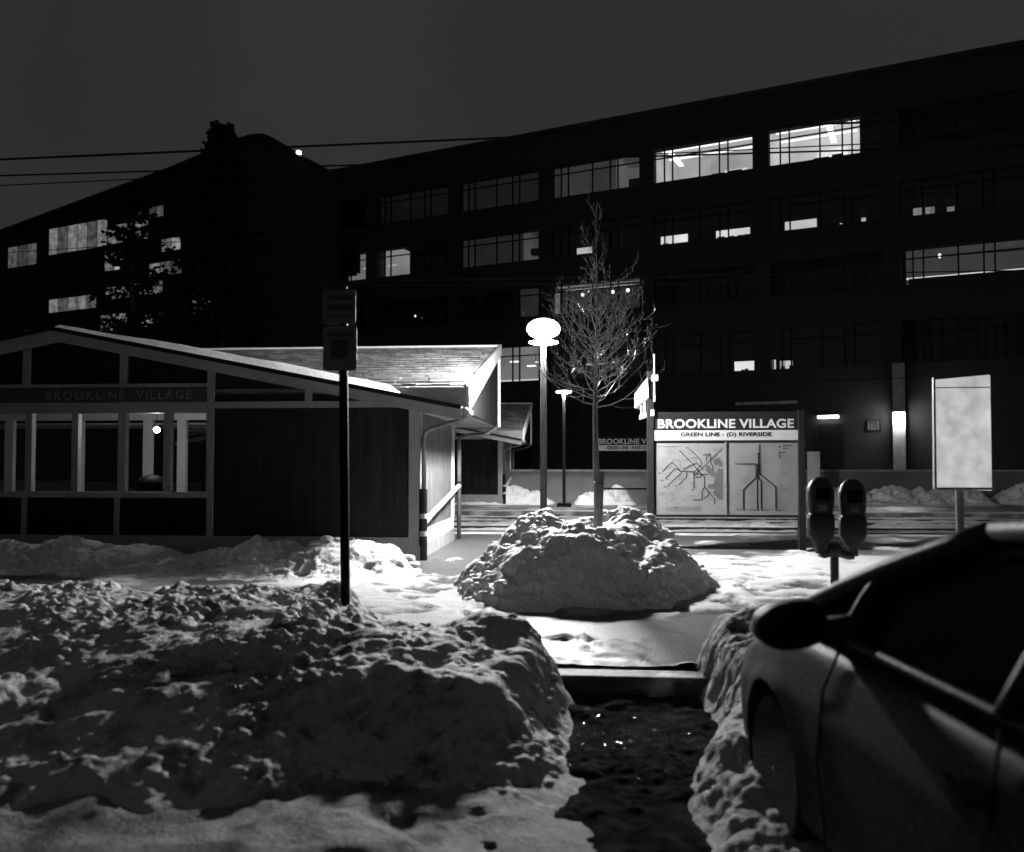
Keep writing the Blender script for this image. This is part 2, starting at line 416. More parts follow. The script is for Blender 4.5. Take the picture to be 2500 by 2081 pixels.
# near pavement and plaza: trodden snow over wet paving, with footprints
def plaza():
    nx, ny = 430, 330
    xs = np.linspace(-9, 9.5, nx); ys = np.linspace(KY+0.265, PE-0.45, ny)
    X, Y = np.meshgrid(xs, ys)
    cov = fbm(X*0.9, Y*0.9, None, 4, 5)
    # how much trodden snow is left: thick on the open plaza, scraped thin by the shelter, along the platform and on the path to the road
    pos = 0.62*np.ones_like(X)
    pos -= 0.52*sstep(12.9, 13.7, Y)                                   # platform swept
    pos -= 0.60*sstep(-0.9, -1.5, X)*sstep(10.4, 11.3, Y)               # strip beside the shelter wall
    pos -= 0.36*sstep(-2.2, -3.2, X)*sstep(6.3, 7.5, Y)                # pavement in front of the shelter
    pos -= 0.52*sstep(9.6, 7.8, Y)*sstep(-1.1, -0.4, X)                # worn path to the kerb
    c = pos+(cov-0.5)*1.3
    c = c + (vnoise(X*6, Y*6, None, 31)-0.5)*0.22
    c = c + (fbm(X*2.6, Y*3.4, None, 4, 37)-0.5)*1.2
    cover = sstep(0.10, 0.62, c)
    Z = cover*0.045 + (fbm(X*3, Y*3, None, 4, 77)-0.5)*0.035*(0.3+cover)
    # footprints
    fp = np.zeros_like(X)
    r = np.random.default_rng(5)
    tracks = []
    for k in range(44):
        x, y = r.uniform(-1.8, 4.6), r.uniform(6.3, 11.5)
        a = r.normal(math.pi/2, 0.55) if r.random() < 0.7 else r.uniform(0, 6.28)
        n = r.integers(5, 14)
        for i in range(n):
            sd = 0.10*(1 if i % 2 else -1)
            tracks.append((x+math.cos(a)*0.62*i/1.0*0.9-math.sin(a)*sd, y+math.sin(a)*0.62*i*0.9+math.cos(a)*sd, a+r.normal(0, 0.12)))
            a += r.normal(0, 0.05)
    for (x, y, a) in tracks:
        if not (6.1 < y < 13.6 and -3 < x < 6): continue
        sl = (slice(max(0, int((y-0.35-ys[0])/(ys[1]-ys[0]))), int((y+0.35-ys[0])/(ys[1]-ys[0]))+1), slice(max(0, int((x-0.35-xs[0])/(xs[1]-xs[0]))), int((x+0.35-xs[0])/(xs[1]-xs[0]))+1))
        dx = X[sl]-x; dy = Y[sl]-y
        u = dx*math.cos(a)+dy*math.sin(a); v = -dx*math.sin(a)+dy*math.cos(a)
        d = np.sqrt((u/0.165)**2+(v/0.075)**2)
        fp[sl] = np.maximum(fp[sl], sstep(1.15, 0.75, d))
        Z[sl] += 0.012*np.exp(-((d-1.35)/0.22)**2)*cover[sl]
    Z -= fp*0.034*cover
    cover2 = np.clip(cover-fp*0.75*(0.35+fbm(X*4, Y*4, None, 2, 3)), 0, 1)
    m = bpy.data.materials.new('trodden_pavement'); m.use_nodes = True
    nt = m.node_tree; N = nt.nodes; L = nt.links; b = N['Principled BSDF']
    at_ = N.new('ShaderNodeAttribute'); at_.attribute_name = 'snow_cover'
    tc = N.new('ShaderNodeTexCoord')
    n1 = N.new('ShaderNodeTexNoise'); n1.inputs['Scale'].default_value = 22; n1.inputs['Detail'].default_value = 8; L.new(tc.outputs['Object'], n1.inputs['Vector'])
    ad = N.new('ShaderNodeMath'); ad.operation = 'MULTIPLY_ADD'; ad.inputs[1].default_value = 0.9; L.new(n1.outputs['Fac'], ad.inputs[0])
    sb = N.new('ShaderNodeMath'); sb.operation = 'SUBTRACT'; sb.inputs[1].default_value = 0.45; L.new(at_.outputs['Fac'], sb.inputs[0]); L.new(sb.outputs[0], ad.inputs[2])
    rp = N.new('ShaderNodeValToRGB'); rp.color_ramp.elements[0].position = 0.12; rp.color_ramp.elements[0].color = grey(0.09)
    rp.color_ramp.elements[1].position = 0.85; rp.color_ramp.elements[1].color = grey(0.44)
    e = rp.color_ramp.elements.new(0.42); e.color = grey(0.22)
    L.new(ad.outputs[0], rp.inputs['Fac']); L.new(rp.outputs['Color'], b.inputs['Base Color'])
    r2 = N.new('ShaderNodeMapRange'); r2.inputs['To Min'].default_value = 0.38; r2.inputs['To Max'].default_value = 0.7; L.new(at_.outputs['Fac'], r2.inputs['Value']); L.new(r2.outputs[0], b.inputs['Roughness'])
    b.inputs['Specular IOR Level'].default_value = 0.10
    n2 = N.new('ShaderNodeTexNoise'); n2.inputs['Scale'].default_value = 45; n2.inputs['Detail'].default_value = 6; L.new(tc.outputs['Object'], n2.inputs['Vector'])
    bp = N.new('ShaderNodeBump'); bp.inputs['Strength'].default_value = 0.4; bp.inputs['Distance'].default_value = 0.015; L.new(n2.outputs['Fac'], bp.inputs['Height']); L.new(bp.outputs[0], b.inputs['Normal'])
    tag(grid_mesh('plaza_pavement', X, Y, Z, m, attr=('snow_cover', cover2)), kind='structure')
plaza()
# pavement slab underneath, running on to both sides
M_SLAB = mat('pavement_concrete', 0.14, 0.5, 0.3, 2.5, 0.3, 40, dirt=(0.5, 1.2, 0.5, 0.62))
tag(MB().box(-70, 70, KY+0.26, PE-0.45, -0.30, -0.03).build('pavement', M_SLAB), kind='structure')
tag(MB().box(-70, 70, PE-0.446, PE, -0.30, 0.012).build('platform_edge_strip', mat('snowy_edge_stone', 0.62, 0.7, 0.2, 3, 0.3, 40, dirt=(0.25, 2.0, 0.55, 0.7))), kind='structure')
# kerb of granite stones
ker = empty('kerb', (0, KY, -0.15), kind='structure')
x = -9.0
while x < 9:
    w = random.uniform(1.3, 1.9); dz = random.uniform(-0.006, 0.006)
    MB((0, KY, -0.15)).box(x+0.008, x+w-0.008, KY+0.004, KY+0.205, -0.30, -0.012+dz).build('kerb_stone', M_GRAN, ker, bevel=0.012)
    x += w

# tracks: bed, rails and snow between
tag(MB().box(-70, 70, PE+0.004, FP-0.004, -0.31, -0.24).build('track_bed', M_BED), kind='structure')
RAILS = [(19.30, 20.73), (22.60, 24.03)]
for (a, b), lab in zip(RAILS, ('near railway track of two steel rails beside the station sign platform', 'far railway track of two steel rails in front of the far platform')):
    t = empty('railway_track', (0, (a+b)/2, -0.24), label=lab, cat='railway track', group='railway tracks between the platforms')
    for y in (a, b):
        m = MB((0, (a+b)/2, -0.24))
        m.box(-60, 60, y-0.06, y+0.06, -0.24, -0.222).box(-60, 60, y-0.012, y+0.012, -0.222, -0.11).box(-60, 60, y-0.035, y+0.035, -0.11, -0.075)
        m.build('rail', M_RAIL, t)
def track_snow(name, y0, y1, h, seed, lab):
    X, Y = np.meshgrid(np.linspace(-13, 17, 620), np.linspace(y0, y1, 34))
    v = (Y-y0)/(y1-y0)
    edge = sstep(0, 0.16, v)*sstep(1, 0.84, v)
    n = fbm(X*1.2, Y*1.2, None, 4, seed); n2 = fbm(X*5, Y*5, None, 3, seed+3)
    Z = -0.245+edge*(0.04+h*(0.45+0.9*n)+0.05*(n2-0.5))
    Z -= sstep(0.64, 0.72, fbm(X*0.7, Y*2, None, 3, seed+30))*edge*h*0.6
    o = grid_mesh(name, X, Y, Z, SNOW)
    tag(o, lab, 'snow strip', 'snow strips lying along the tracks')
track_snow('snow_strip', PE+0.06, 19.18, 0.10, 1, 'strip of snow between the near platform edge and the first rail')
track_snow('snow_strip', 19.42, 20.60, 0.12, 2, 'strip of snow lying between the two rails of the near track')
track_snow('snow_strip', 20.86, 22.46, 0.17, 3, 'wide strip of snow lying between the near and the far track')
track_snow('snow_strip', 22.74, 23.88, 0.12, 4, 'strip of snow lying between the two rails of the far track')
track_snow('snow_strip', 24.18, FP-0.05, 0.10, 5, 'strip of snow against the face of the far platform')
# far platform, retaining wall and bank behind
tag(MB().box(-70, 70, FP, 33.0, -0.31, 0.0).build('far_platform', M_SLAB), kind='structure')
tag(MB().box(-70, 70, FP-0.03, FP+0.5, 0.001, 0.018).build('far_platform_edge_strip', MATS['snowy_edge_stone']), kind='structure')
tag(MB().box(-70, 90, 33.2, 120, -0.31, 0.35).build('embankment', mat('frozen_bank', 0.20, 0.9, 0.4, 1, 0.4, 8)), kind='structure')
rw = empty('retaining_wall', (2, 33.0, 0), label='long low concrete retaining wall behind the far platform', cat='wall')
MB((2, 33.0, 0)).box(-13.4, 40, 33.0, 33.25, 0.0, 1.12).build('wall', M_WALLC, rw)
MB((2, 33.0, 0)).box(-13.44, 40.04, 32.95, 33.31, 1.12, 1.20).build('coping', M_CONC, rw)

# ------------------------------------------------------------------ snow banks
def bank(name, x0, x1, y0, y1, dx, hfun, material, lab, cat='snow bank', base=-0.02, scl=1.0, seed=0, amp=1.0, lump=1.0):
    X, Y = np.meshgrid(np.arange(x0, x1, dx), np.arange(y0, y1, dx))
    Z = hfun(X, Y)
    mask = Z > base
    w = 0.35*sstep(0.0, 0.02, Z-base)+0.65*sstep(0.0, 0.14, Z-base)
    X2, Y2, Z2 = displaced(X, Y, Z, lambda a, b, c: clods(a, b, c, scl, seed, lump)*w*amp)
    ox, oy = (x0+x1)/2, (y0+y1)/2
    o = grid_mesh(name, X2, Y2, Z2, material, mask=mask, org=(ox, oy, 0.0))
    return tag(o, lab, cat)

TREE = at(1457, 1300, 9.85); TREE.z = 0
def h_pile(X, Y):
    cx, cy = 0.02, 9.72
    an = np.arctan2(Y-cy, X-cx)
    rr = 1.0+0.10*np.sin(2*an+0.6)+0.05*np.sin(5*an)+0.10*(fbm(np.cos(an)*2+9, np.sin(an)*2+3, None, 3, 8)-0.5)
    r = np.sqrt(((X-cx)/1.42)**2+((Y-cy)/1.42)**2)/rr
    body = 1-np.clip(r, 0, 1.3)**1.0
    prof = sstep(-0.05, 0.36, body)*0.45 + sstep(0.12, 0.85, body)*0.34
    # two crests behind the trunk, a hollow round it, and a shoulder in front
    prof += 0.14*np.exp(-(((X+0.62)/0.38)**2+((Y-10.15)/0.35)**2))
    prof += 0.20*np.exp(-(((X-0.62)/0.50)**2+((Y-10.2)/0.34)**2))
    prof += 0.07*np.exp(-(((X-0.25)/0.45)**2+((Y-9.0)/0.30)**2))
    prof -= 0.16*np.exp(-(((X-TREE.x)/0.26)**2+((Y-TREE.y)/0.26)**2))
    prof += (fbm(X*1.9, Y*1.9, None, 4, 21)-0.5)*0.36*sstep(0.0, 0.25, prof)
    prof += 0.09*(1-np.abs(2*fbm(X*1.5+3, Y*2.2, None, 3, 29)-1)-0.75)*4*0.35*sstep(0.05, 0.25, prof)
    return np.where(r < 1.12, prof, -0.1)-0.03
PILE = bank('snow_pile', -1.9, 1.95, 7.9, 11.6, 0.0125, h_pile, SNOW, 'tall lumpy pile of shovelled snow around the young tree', 'snow pile', base=-0.035, seed=3)

def h_front(X, Y):
    # ploughed bank along the kerb, left of the cleared gap: long front slope, level top, drop to the pavement
    wig = (fbm(X*0.8, Y*0.1, None, 3, 51)-0.5)*0.5
    yy_ = Y+wig*0.5+0.30*(fbm(X*1.6, Y*1.1, None, 3, 52)-0.5)+0.26*(fbm(X*5, Y*4, None, 3, 53)-0.5)
    rise = np.clip((yy_-3.66)/1.78, 0, 1); rise = 0.8*rise+0.2*sstep(0.05, 0.95, rise)
    back = 7.35-1.15*sstep(-2.3, -1.3, X)
    fall = sstep(back+0.35, back-0.35, Y+wig*0.4)
    h = (0.545-0.05*sstep(-2.4, -1.2, X))*rise*fall
    h -= 0.05*sstep(5.6, 6.6, Y)
    h += 0.11*np.exp(-((Y-4.86-0.12*np.sin(X*3.1))/0.15)**2)*sstep(-1.7, -1.0, X)
    h += 0.08*np.exp(-((Y-4.42-0.10*np.sin(X*2.3+1))/0.12)**2)*sstep(-0.9, -0.4, X)
    h += 0.05*np.exp(-((Y-4.6-0.15*np.sin(X*1.7+2))/0.13)**2)*sstep(-2.6, -3.4, X)
    edge = -0.06+0.14*(fbm(Y*1.3, X*0.01, None, 3, 60)-0.5) - 0.42*sstep(5.7, 6.5, Y) + 0.22*sstep(5.0, 4.2, Y)
    cut = sstep(edge+0.10, edge-0.30-0.8*sstep(5.2, 4.0, Y), X)
    h = h*cut*(0.92+0.16*(fbm(X*0.6, Y*0.6, None, 2, 71)-0.5)*2)
    h += 0.26*np.exp(-(((X+1.75)/0.42)**2+((Y-7.0)/0.40)**2))
    h += 0.08*np.exp(-(((X+0.62)/0.30)**2+((Y-5.95)/0.26)**2))*cut
    h += (fbm(X*1.5, Y*1.8, None, 3, 81)-0.5)*0.13*sstep(0.02, 0.2, h)
    return h-0.15-0.02+0.10*sstep(KY-0.4, KY+0.3, Y)*sstep(0.0, 0.2, h)
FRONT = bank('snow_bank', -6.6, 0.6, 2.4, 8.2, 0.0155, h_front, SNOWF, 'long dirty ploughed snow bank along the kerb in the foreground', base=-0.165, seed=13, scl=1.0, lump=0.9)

def h_wall(X, Y):
    crest = 0.34+0.22*(fbm(X*0.9, X*0+2, None, 3, 33)-0.5)*2
    cy = 11.25+0.25*np.sin(X*0.7)
    h = crest*np.exp(-((Y-cy)/0.62)**2)
    end = -2.05+0.1*np.sin(Y*3)
    h *= sstep(end, end-0.45, X)
    h += (fbm(X*2, Y*2, None, 4, 34)-0.5)*0.20*sstep(0.03, 0.15, h)
    return h-0.035
WALLB = bank('snow_bank', -9.4, -1.7, 9.7, 12.5, 0.020, h_wall, SNOW, 'lower snow bank lying against the front of the near shelter', base=-0.03, seed=23)

def h_right(X, Y):
    e = 0.86-0.30*sstep(5.3, 4.2, Y)+0.10*(fbm(Y*2.1, X*0, None, 3, 44)-0.5)
    rise = sstep(e-0.07, e+0.16, X)*0.22+sstep(e, e+0.9, X)*0.06
    h = (0.22+rise)*sstep(e-0.10, e+0.10, X)*sstep(6.75, 6.15, Y)
    near = sstep(5.3, 4.6, Y)
    h = h*(1-0.80*near)+0.16*near*sstep(e-0.12, e+0.25, X)*sstep(3.2, 4.3, Y)
    h *= sstep(5.2, 4.2, X)
    h += (fbm(X*2.3, Y*2.3, None, 4, 45)-0.5)*0.20*sstep(0.03, 0.2, h)
    return h-0.165+0.12*sstep(KY-0.2, KY+0.3, Y)*sstep(0, 0.1, h)
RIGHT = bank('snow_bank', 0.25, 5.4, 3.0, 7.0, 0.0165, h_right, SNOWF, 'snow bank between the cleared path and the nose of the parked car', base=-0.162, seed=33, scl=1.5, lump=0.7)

def lumps(parent, hfun, x0, x1, y0, y1, n, rmin, rmax, zmin, seed, material):
    rr = random.Random(seed); m = MB(tuple(parent.location))
    bm = bmesh.new(); bmesh.ops.create_icosphere(bm, subdivisions=2, radius=1.0)
    bv = np.array([v.co[:] for v in bm.verts]); bf = [tuple(v.index for v in f.verts) for f in bm.faces]; bm.free()
    xs = np.array([rr.uniform(x0, x1) for _ in range(n)]); ys = np.array([rr.uniform(y0, y1) for _ in range(n)])
    zs = hfun(xs, ys)
    for k in range(n):
        if zs[k] < zmin: continue
        r_ = rmin+(rmax-rmin)*rr.random()**2.5
        o = rr.uniform(0, 50)
        d = 0.65+0.7*fbm(bv[:, 0]*1.3+o, bv[:, 1]*1.3, bv[:, 2]*1.3, 3, seed)+0.25*(fbm(bv[:, 0]*5+o, bv[:, 1]*5, bv[:, 2]*5, 2, seed+4)-0.5)
        sx, sy, sz = rr.uniform(.8, 1.4), rr.uniform(.8, 1.2), rr.uniform(.55, .9)
        a = rr.uniform(0, 6.28); ca, sa = math.cos(a), math.sin(a)
        p = bv*d[:, None]*r_*np.array([sx, sy, sz])
        m.add([(xs[k]+q[0]*ca-q[1]*sa, ys[k]+q[0]*sa+q[1]*ca, zs[k]+r_*0.08+q[2]) for q in p], bf)
    o = m.build('snow_clods', material, parent, smooth=True, fix=False); o['kind'] = 'stuff'
lumps(PILE, h_pile, -1.2, 1.25, 9.2, 10.9, 90, 0.015, 0.075, 0.35, 71, SNOW)
lumps(PILE, h_pile, -1.5, 1.5, 8.1, 9.3, 60, 0.012, 0.045, -0.02, 72, SNOW)
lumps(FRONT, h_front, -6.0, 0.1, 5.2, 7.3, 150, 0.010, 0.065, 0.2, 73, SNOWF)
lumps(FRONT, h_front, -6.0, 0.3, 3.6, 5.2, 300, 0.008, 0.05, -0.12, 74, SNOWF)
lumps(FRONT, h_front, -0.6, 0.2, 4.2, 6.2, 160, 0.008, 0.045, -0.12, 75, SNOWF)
lumps(WALLB, h_wall, -6.0, -2.0, 10.6, 11.9, 160, 0.015, 0.08, 0.1, 76, SNOW)
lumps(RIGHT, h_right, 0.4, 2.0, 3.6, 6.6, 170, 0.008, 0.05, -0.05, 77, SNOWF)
def far_bank(x0, x1, yc, hh, seed, lab):
    def f(X, Y):
        h = 0.85*hh*np.exp(-((Y-yc)/0.9)**2)*sstep(x0, x0+0.6, X)*sstep(x1, x1-0.6, X)
        h *= 0.35+1.9*(fbm(X*1.6, Y*1.6, None, 4, seed)-0.2)
        h += (fbm(X*2, Y*2, None, 3, seed+5)-0.5)*0.25*sstep(0.03, 0.2, h)
        return h-0.03
    bank('snow_bank', x0-0.2, x1+0.2, yc-1.8, yc+1.8, 0.05, f, SNOW, lab, base=-0.02, scl=0.55, seed=seed, amp=0.9)
far_bank(-4.9, -0.9, 31.2, 0.62, 61, 'heap of bright snow on the far platform beside the far shelter')
far_bank(-0.35, 2.0, 31.0, 0.66, 63, 'heap of bright snow on the far platform right of the far lamp post')
far_bank(2.4, 5.2, 31.2, 0.42, 65, 'low heap of snow on the far platform beneath the far station sign')
far_bank(6.4, 14.4, 31.4, 0.62, 67, 'long bright snow bank on the far platform behind the parking meters')
far_bank(14.6, 22.0, 31.6, 0.60, 69, 'snow bank on the far platform at the far right behind the white board')
def h_slope(X, Y):
    return 1.05*sstep(31.2, 32.6, Y)*sstep(4.6, 2.0, X+0.7*(vnoise(X, Y, None, 4)-0.5))*sstep(-6.5, -4.5, X)-0.05
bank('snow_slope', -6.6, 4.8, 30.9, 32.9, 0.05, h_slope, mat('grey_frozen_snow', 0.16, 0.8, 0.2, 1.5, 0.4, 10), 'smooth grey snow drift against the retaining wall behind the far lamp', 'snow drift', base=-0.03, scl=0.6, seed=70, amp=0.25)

# slush and meltwater in the gutter where the bank is cut
def slush():
    X, Y = np.meshgrid(np.arange(-0.55, 1.3, 0.013), np.arange(2.4, KY-0.02, 0.013))
    n = fbm(X*4, Y*4, None, 4, 101); n2 = fbm(X*26, Y*26, None, 3, 103)
    Z = -0.147+0.030*sstep(0.44, 0.72, n)+0.014*n2*sstep(0.36, 0.52, n)
    m = bpy.data.materials.new('wet_slush'); m.use_nodes = True
    nt = m.node_tree; N = nt.nodes; L = nt.links; b = N['Principled BSDF']
    b.inputs['Roughness'].default_value = 0.6; b.inputs['Specular IOR Level'].default_value = 0.0
    tc = N.new('ShaderNodeTexCoord'); n1 = N.new('ShaderNodeTexNoise'); n1.inputs['Scale'].default_value = 9; n1.inputs['Detail'].default_value = 8; L.new(tc.outputs['Object'], n1.inputs['Vector'])
    rp = N.new('ShaderNodeValToRGB'); rp.color_ramp.elements[0].position = 0.45; rp.color_ramp.elements[0].color = grey(0.02); rp.color_ramp.elements[1].position = 0.75; rp.color_ramp.elements[1].color = grey(0.055)
    L.new(n1.outputs['Fac'], rp.inputs['Fac']); L.new(rp.outputs['Color'], b.inputs['Base Color'])
    n3 = N.new('ShaderNodeTexNoise'); n3.inputs['Scale'].default_value = 120; n3.inputs['Detail'].default_value = 4; L.new(tc.outputs['Object'], n3.inputs['Vector'])
    bp = N.new('ShaderNodeBump'); bp.inputs['Strength'].default_value = 0.6; bp.inputs['Distance'].default_value = 0.012; L.new(n3.outputs['Fac'], bp.inputs['Height']); L.new(bp.outputs[0], b.inputs['Normal'])
    so = tag(grid_mesh('slush', X, Y, Z, m), 'wet glistening slush and meltwater in the gutter below the kerb', 'slush', kind='stuff')
    rr = random.Random(8); ib = MB()  # tiny glossy crystals added to make sparkles on the matte slush
    for k in range(2600):
        x, y = rr.gauss(0.42, 0.26), rr.gauss(4.95, 0.36)
        if not (-0.3 < x < 1.0 and 3.2 < y < 5.7): continue
        i, j_ = int((y-Y[0, 0])/0.013), int((x-X[0, 0])/0.013)
        z = Z[i, j_]; s_ = rr.uniform(0.0015, 0.0045); q = Vector((x, y, z))
        a = Vector((rr.gauss(0, 1), rr.gauss(0, 1), rr.gauss(0, .5))); a.normalize(); b_ = a.orthogonal(); b_.normalize(); c_ = a.cross(b_)
        ib.add([q+a*s_*1.6, q-a*s_*1.6, q+b_*s_, q-b_*s_, q+c_*s_, q-c_*s_], [(0, 2, 4), (2, 1, 4), (1, 3, 4), (3, 0, 4), (2, 0, 5), (1, 2, 5), (3, 1, 5), (0, 3, 5)])
    ib.build('glint_crumbs', mat('gutter_glint', 0.10, 0.08, 0.2, bump=0.0, spec=0.8), so, fix=False)['kind'] = 'stuff'
slush()
def road_snow():
    X, Y = np.meshgrid(np.arange(-6.5, 0.1, 0.022), np.arange(2.2, 4.7, 0.022))
    n = fbm(X*1.7, Y*1.7, None, 4, 201); n2 = fbm(X*9, Y*9, None, 4, 203)
    ed = sstep(0.08, -0.5, X+0.4*(fbm(Y*2, X*2, None, 3, 205)-0.5))
    Z = -0.150+ed*(0.012+0.06*sstep(0.35, 0.75, n)+0.035*(n2-0.5))
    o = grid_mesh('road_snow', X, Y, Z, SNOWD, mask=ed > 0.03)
    tag(o, 'packed dirty snow and crumbs covering the road below the foreground bank', 'road snow', kind='stuff')
road_snow()

# ================================================================== NEAR SHELTER
YF, XW, YB = 12.65, -2.43, 16.05             # front wall, right wall, back wall
XR, XE = -7.9, -1.72                         # front gable ridge, right eave
RY = 12.15                                   # front rake plane
SL = 0.196                                   # front roof slope
def zroof(X): return 2.27+SL*(XE-X)
SE, SZ, ST, STZ = 12.70, 2.58, 17.80, 3.91   # shed eave y,z and top y,z
SS = (STZ-SZ)/(ST-SE)
def zshed(Y): return SZ+SS*(Y-SE)
XL = 2*XR-XW; XEL = 2*XR-XE
def zf(py): return at(900, py, YF).z
def xf(px): return at(px, 1131, YF).x
def shelter():
    O = (XW, YF, 0)
    root = empty('station_shelter', O, label='near dark timber station shelter with pale trim and snow on its roof', cat='shelter', group='twin platform shelters')
    def B(): return MB(O)
    zb0, zb1 = 0.22, 0.34                     # bottom trim
    zt0, zt1 = zf(995), zf(979)               # top trim
    # concrete base
    B().box(XL-0.02, XW+0.03, YF-0.03, YB+0.03, -0.05, zb0).build('base', M_CONC, root, bevel=0.01)
    B().box(XL+0.05, XW-0.05, YF+0.1, YB-0.05, zb0, zb0+0.04).build('floor', M_CONC, root)
    # front wall: solid dark boarding right of the windows
    xd = xf(513)
    B().box(xd, XW-0.02, YF+0.03, YF+0.09, zb0, 2.50).build('wall_panel', M_DARKWALL, root)
    # front trims
    B().box(XL, XW-0.155, YF-0.012, YF+0.035, zb0-0.004, zb1).build('bottom_trim', M_TRIM, root, bevel=0.005)
    B().box(XL, XW-0.155, YF-0.010, YF+0.035, zt0, zt1).build('top_trim', M_TRIM, root, bevel=0.005)
    B().box(XW-0.152, XW+0.006, YF-0.016, YF+0.05, zb0-0.006, 2.50).build('corner_board', M_TRIM, root, bevel=0.005)
    B().box(XW-0.05, XW+0.018, YF+0.052, YF+0.16, zb0-0.006, 2.48).build('corner_board', M_TRIM, root, bevel=0.005)
    # gable infill above the top trim
    B().prism([(XL, YF+0.05, zt1-0.05), (XW, YF+0.05, zt1-0.05), (XW, YF+0.05, zroof(XW)-0.06), (XR, YF+0.05, zroof(XR)-0.06), (XL, YF+0.05, zroof(XW)-0.06)], (0, 0.05, 0)).build('gable_panel', M_DARKWALL, root)
    for px in (752, 513, 298, 60):
        xa = xf(px); B().box(xa-0.055, xa+0.055, YF-0.006, YF+0.048, zt1+0.002, zroof(xa)-0.10).build('gable_stud', M_TRIM, root)
    # window wall on the left
    wz0, wz1 = zf(1203), zf(1006)
    edges = [(190, 287), (306, 398), (416, 503)]
    step = 113
    edges = [(190-step*k, 287-step*k) for k in (5, 4, 3, 2, 1)]+edges
    B().box(xf(edges[0][0])-0.12, xd-0.052, YF-0.010, YF+0.10, wz0-0.09, wz0).build('window_sill', M_TRIM, root, bevel=0.005)
    B().box(xf(edges[0][0])-0.12, xd-0.052, YF-0.008, YF+0.10, wz1, zt0-0.002).build('window_head', M_TRIM, root)
    B().box(xd-0.05, xd+0.05, YF-0.014, YF+0.11, zb1+0.002, zt0-0.002).build('window_post', M_TRIM, root, bevel=0.005)
    for i, (a, b) in enumerate(edges):
        xa, xb = xf(a), xf(b)
        xp = xf(edges[i-1][1]) if i else xa-0.12
        B().box(xp, xa, YF-0.006, YF+0.10, wz0+0.002, wz1-0.002).build('window_post', M_TRIM, root, bevel=0.005)
        w = B().box(xa+0.004, xb-0.004, YF+0.045, YF+0.052, wz0+0.004, wz1-0.004).build('window_pane', GLASS, root)
    B().box(xf(edges[-1][1]), xd-0.052, YF-0.004, YF+0.10, wz0+0.002, wz1-0.002).build('window_post', M_TRIM, root)
    xlw = xf(edges[0][0])-0.12
    B().box(xlw, xd-0.01, YF+0.03, YF+0.09, zb1-0.05, wz0-0.09).build('wall_panel', M_DARKWALL, root)
    for px in (286, 60, -160):
        xa = xf(px); B().box(xa-0.04, xa+0.04, YF-0.004, YF+0.034, zb1+0.002, wz0-0.092).build('lower_stud', M_TRIM, root)
    B().box(XL+0.05, xlw-0.002, YF+0.03, YF+0.09, zb0, 2.50).build('wall_panel', M_DARKWALL, root)
    # back wall with openings (posts and rails that show through the front windows)
    zi1 = at(300, 1012, YB).z; zi0 = at(300, 1027, YB).z
    B().box(XL+0.05, XW-0.06, YB-0.12, YB, zi0, zi1+0.02).build('back_head_rail', M_WHITE, root)
    B().box(XL+0.05, XW-0.06, YB-0.10, YB, zb0+0.03, 0.80).build('back_lower_panel', M_DARKWALL, root)
    for px in (-120, 30, 198, 366, 449, 560, 680):
        xa = at(px, 1100, YB).x; B().box(xa-0.085, xa+0.085, YB-0.11, YB-0.01, 0.802, zi0-0.002).build('back_post', M_WHITE, root)
    B().box(XL+0.05, XW-0.06, YB-0.09, YB-0.02, zi1+0.022, 2.5).build('back_upper_panel', M_DARKWALL, root)
    # bench along the back wall
    be = B().box(at(425, 1100, 14.2).x, at(500, 1100, 14.2).x, 13.9, 14.35, 0.86, 0.92).build('bench', M_WHITE, root)
    # side wall: vertical planks with a pale sill
    n = 22; y0, y1 = YF+0.165, YB-0.22
    pw = (y1-y0)/n
    pm = None
    for i in range(n):
        ya = y0+pw*i; xo = random.uniform(-0.006, 0.006)
        B().box(XW-0.03, XW+0.002+xo, ya+0.006, ya+pw-0.006, 0.44, 2.46).build('plank', M_PLANK, root, bevel=0.004)
    B().box(XW-0.06, XW-0.031, YF+0.16, YB-0.10, 0.30, 2.48).build('backing_wall', M_DARKWALL, root)
    B().box(XW-0.03, XW+0.022, YF+0.163, YB+0.01, zb0+0.002, 0.435).build('side_sill', M_WHITE, root, bevel=0.006)
    B().box(XW-0.05, XW+0.03, YB-0.21, YB+0.02, 0.437, 2.48).build('corner_board', M_WHITE, root, bevel=0.006)
    B().box(XL, XL+0.06, YF+0.10, YB, zb0, 2.48).build('left_wall', M_DARKWALL, root)
    # ceiling
    B().box(XL+0.06, XW-0.062, YF+0.10, YB-0.02, 2.50, 2.54).build('ceiling', M_SOFFIT, root)
    # front gable roof slabs with pale rake boards
    xv = XE-(SZ-2.27)/SL                      # where the front slope passes above the shed eave
    yv = SE+(zroof(XR)-SZ)/SS
    for sgn in (1, -1):
        def mx(X): return X if sgn == 1 else 2*XR-X
        top = [(mx(XE), RY, zroof(XE)), (mx(XR), RY, zroof(XR)), (mx(XR), yv, zroof(XR)), (mx(xv), SE-0.004, zroof(xv)), (mx(XE), SE-0.004, zroof(XE))]
        B().prism([(p[0], p[1], p[2]-0.05) for p in top], (0, 0, 0.05)).build('roof_slope', M_ROOFD, root)
        B().prism([(mx(XE), RY-0.03, zroof(XE)-0.20), (mx(XE), RY-0.03, zroof(XE)-0.052), (mx(XR), RY-0.03, zroof(XR)-0.052), (mx(XR), RY-0.03, zroof(XR)-0.20)], (0, 0.04, 0)).build('rake_board', M_TRIM, root)
        B().prism([(mx(XE), RY-0.045, zroof(XE)-0.050), (mx(XE), RY-0.045, zroof(XE)+0.012), (mx(XR), RY-0.045, zroof(XR)+0.012), (mx(XR), RY-0.045, zroof(XR)-0.050)], (0, 0.043, 0)).build('drip_edge', M_BLACK, root)
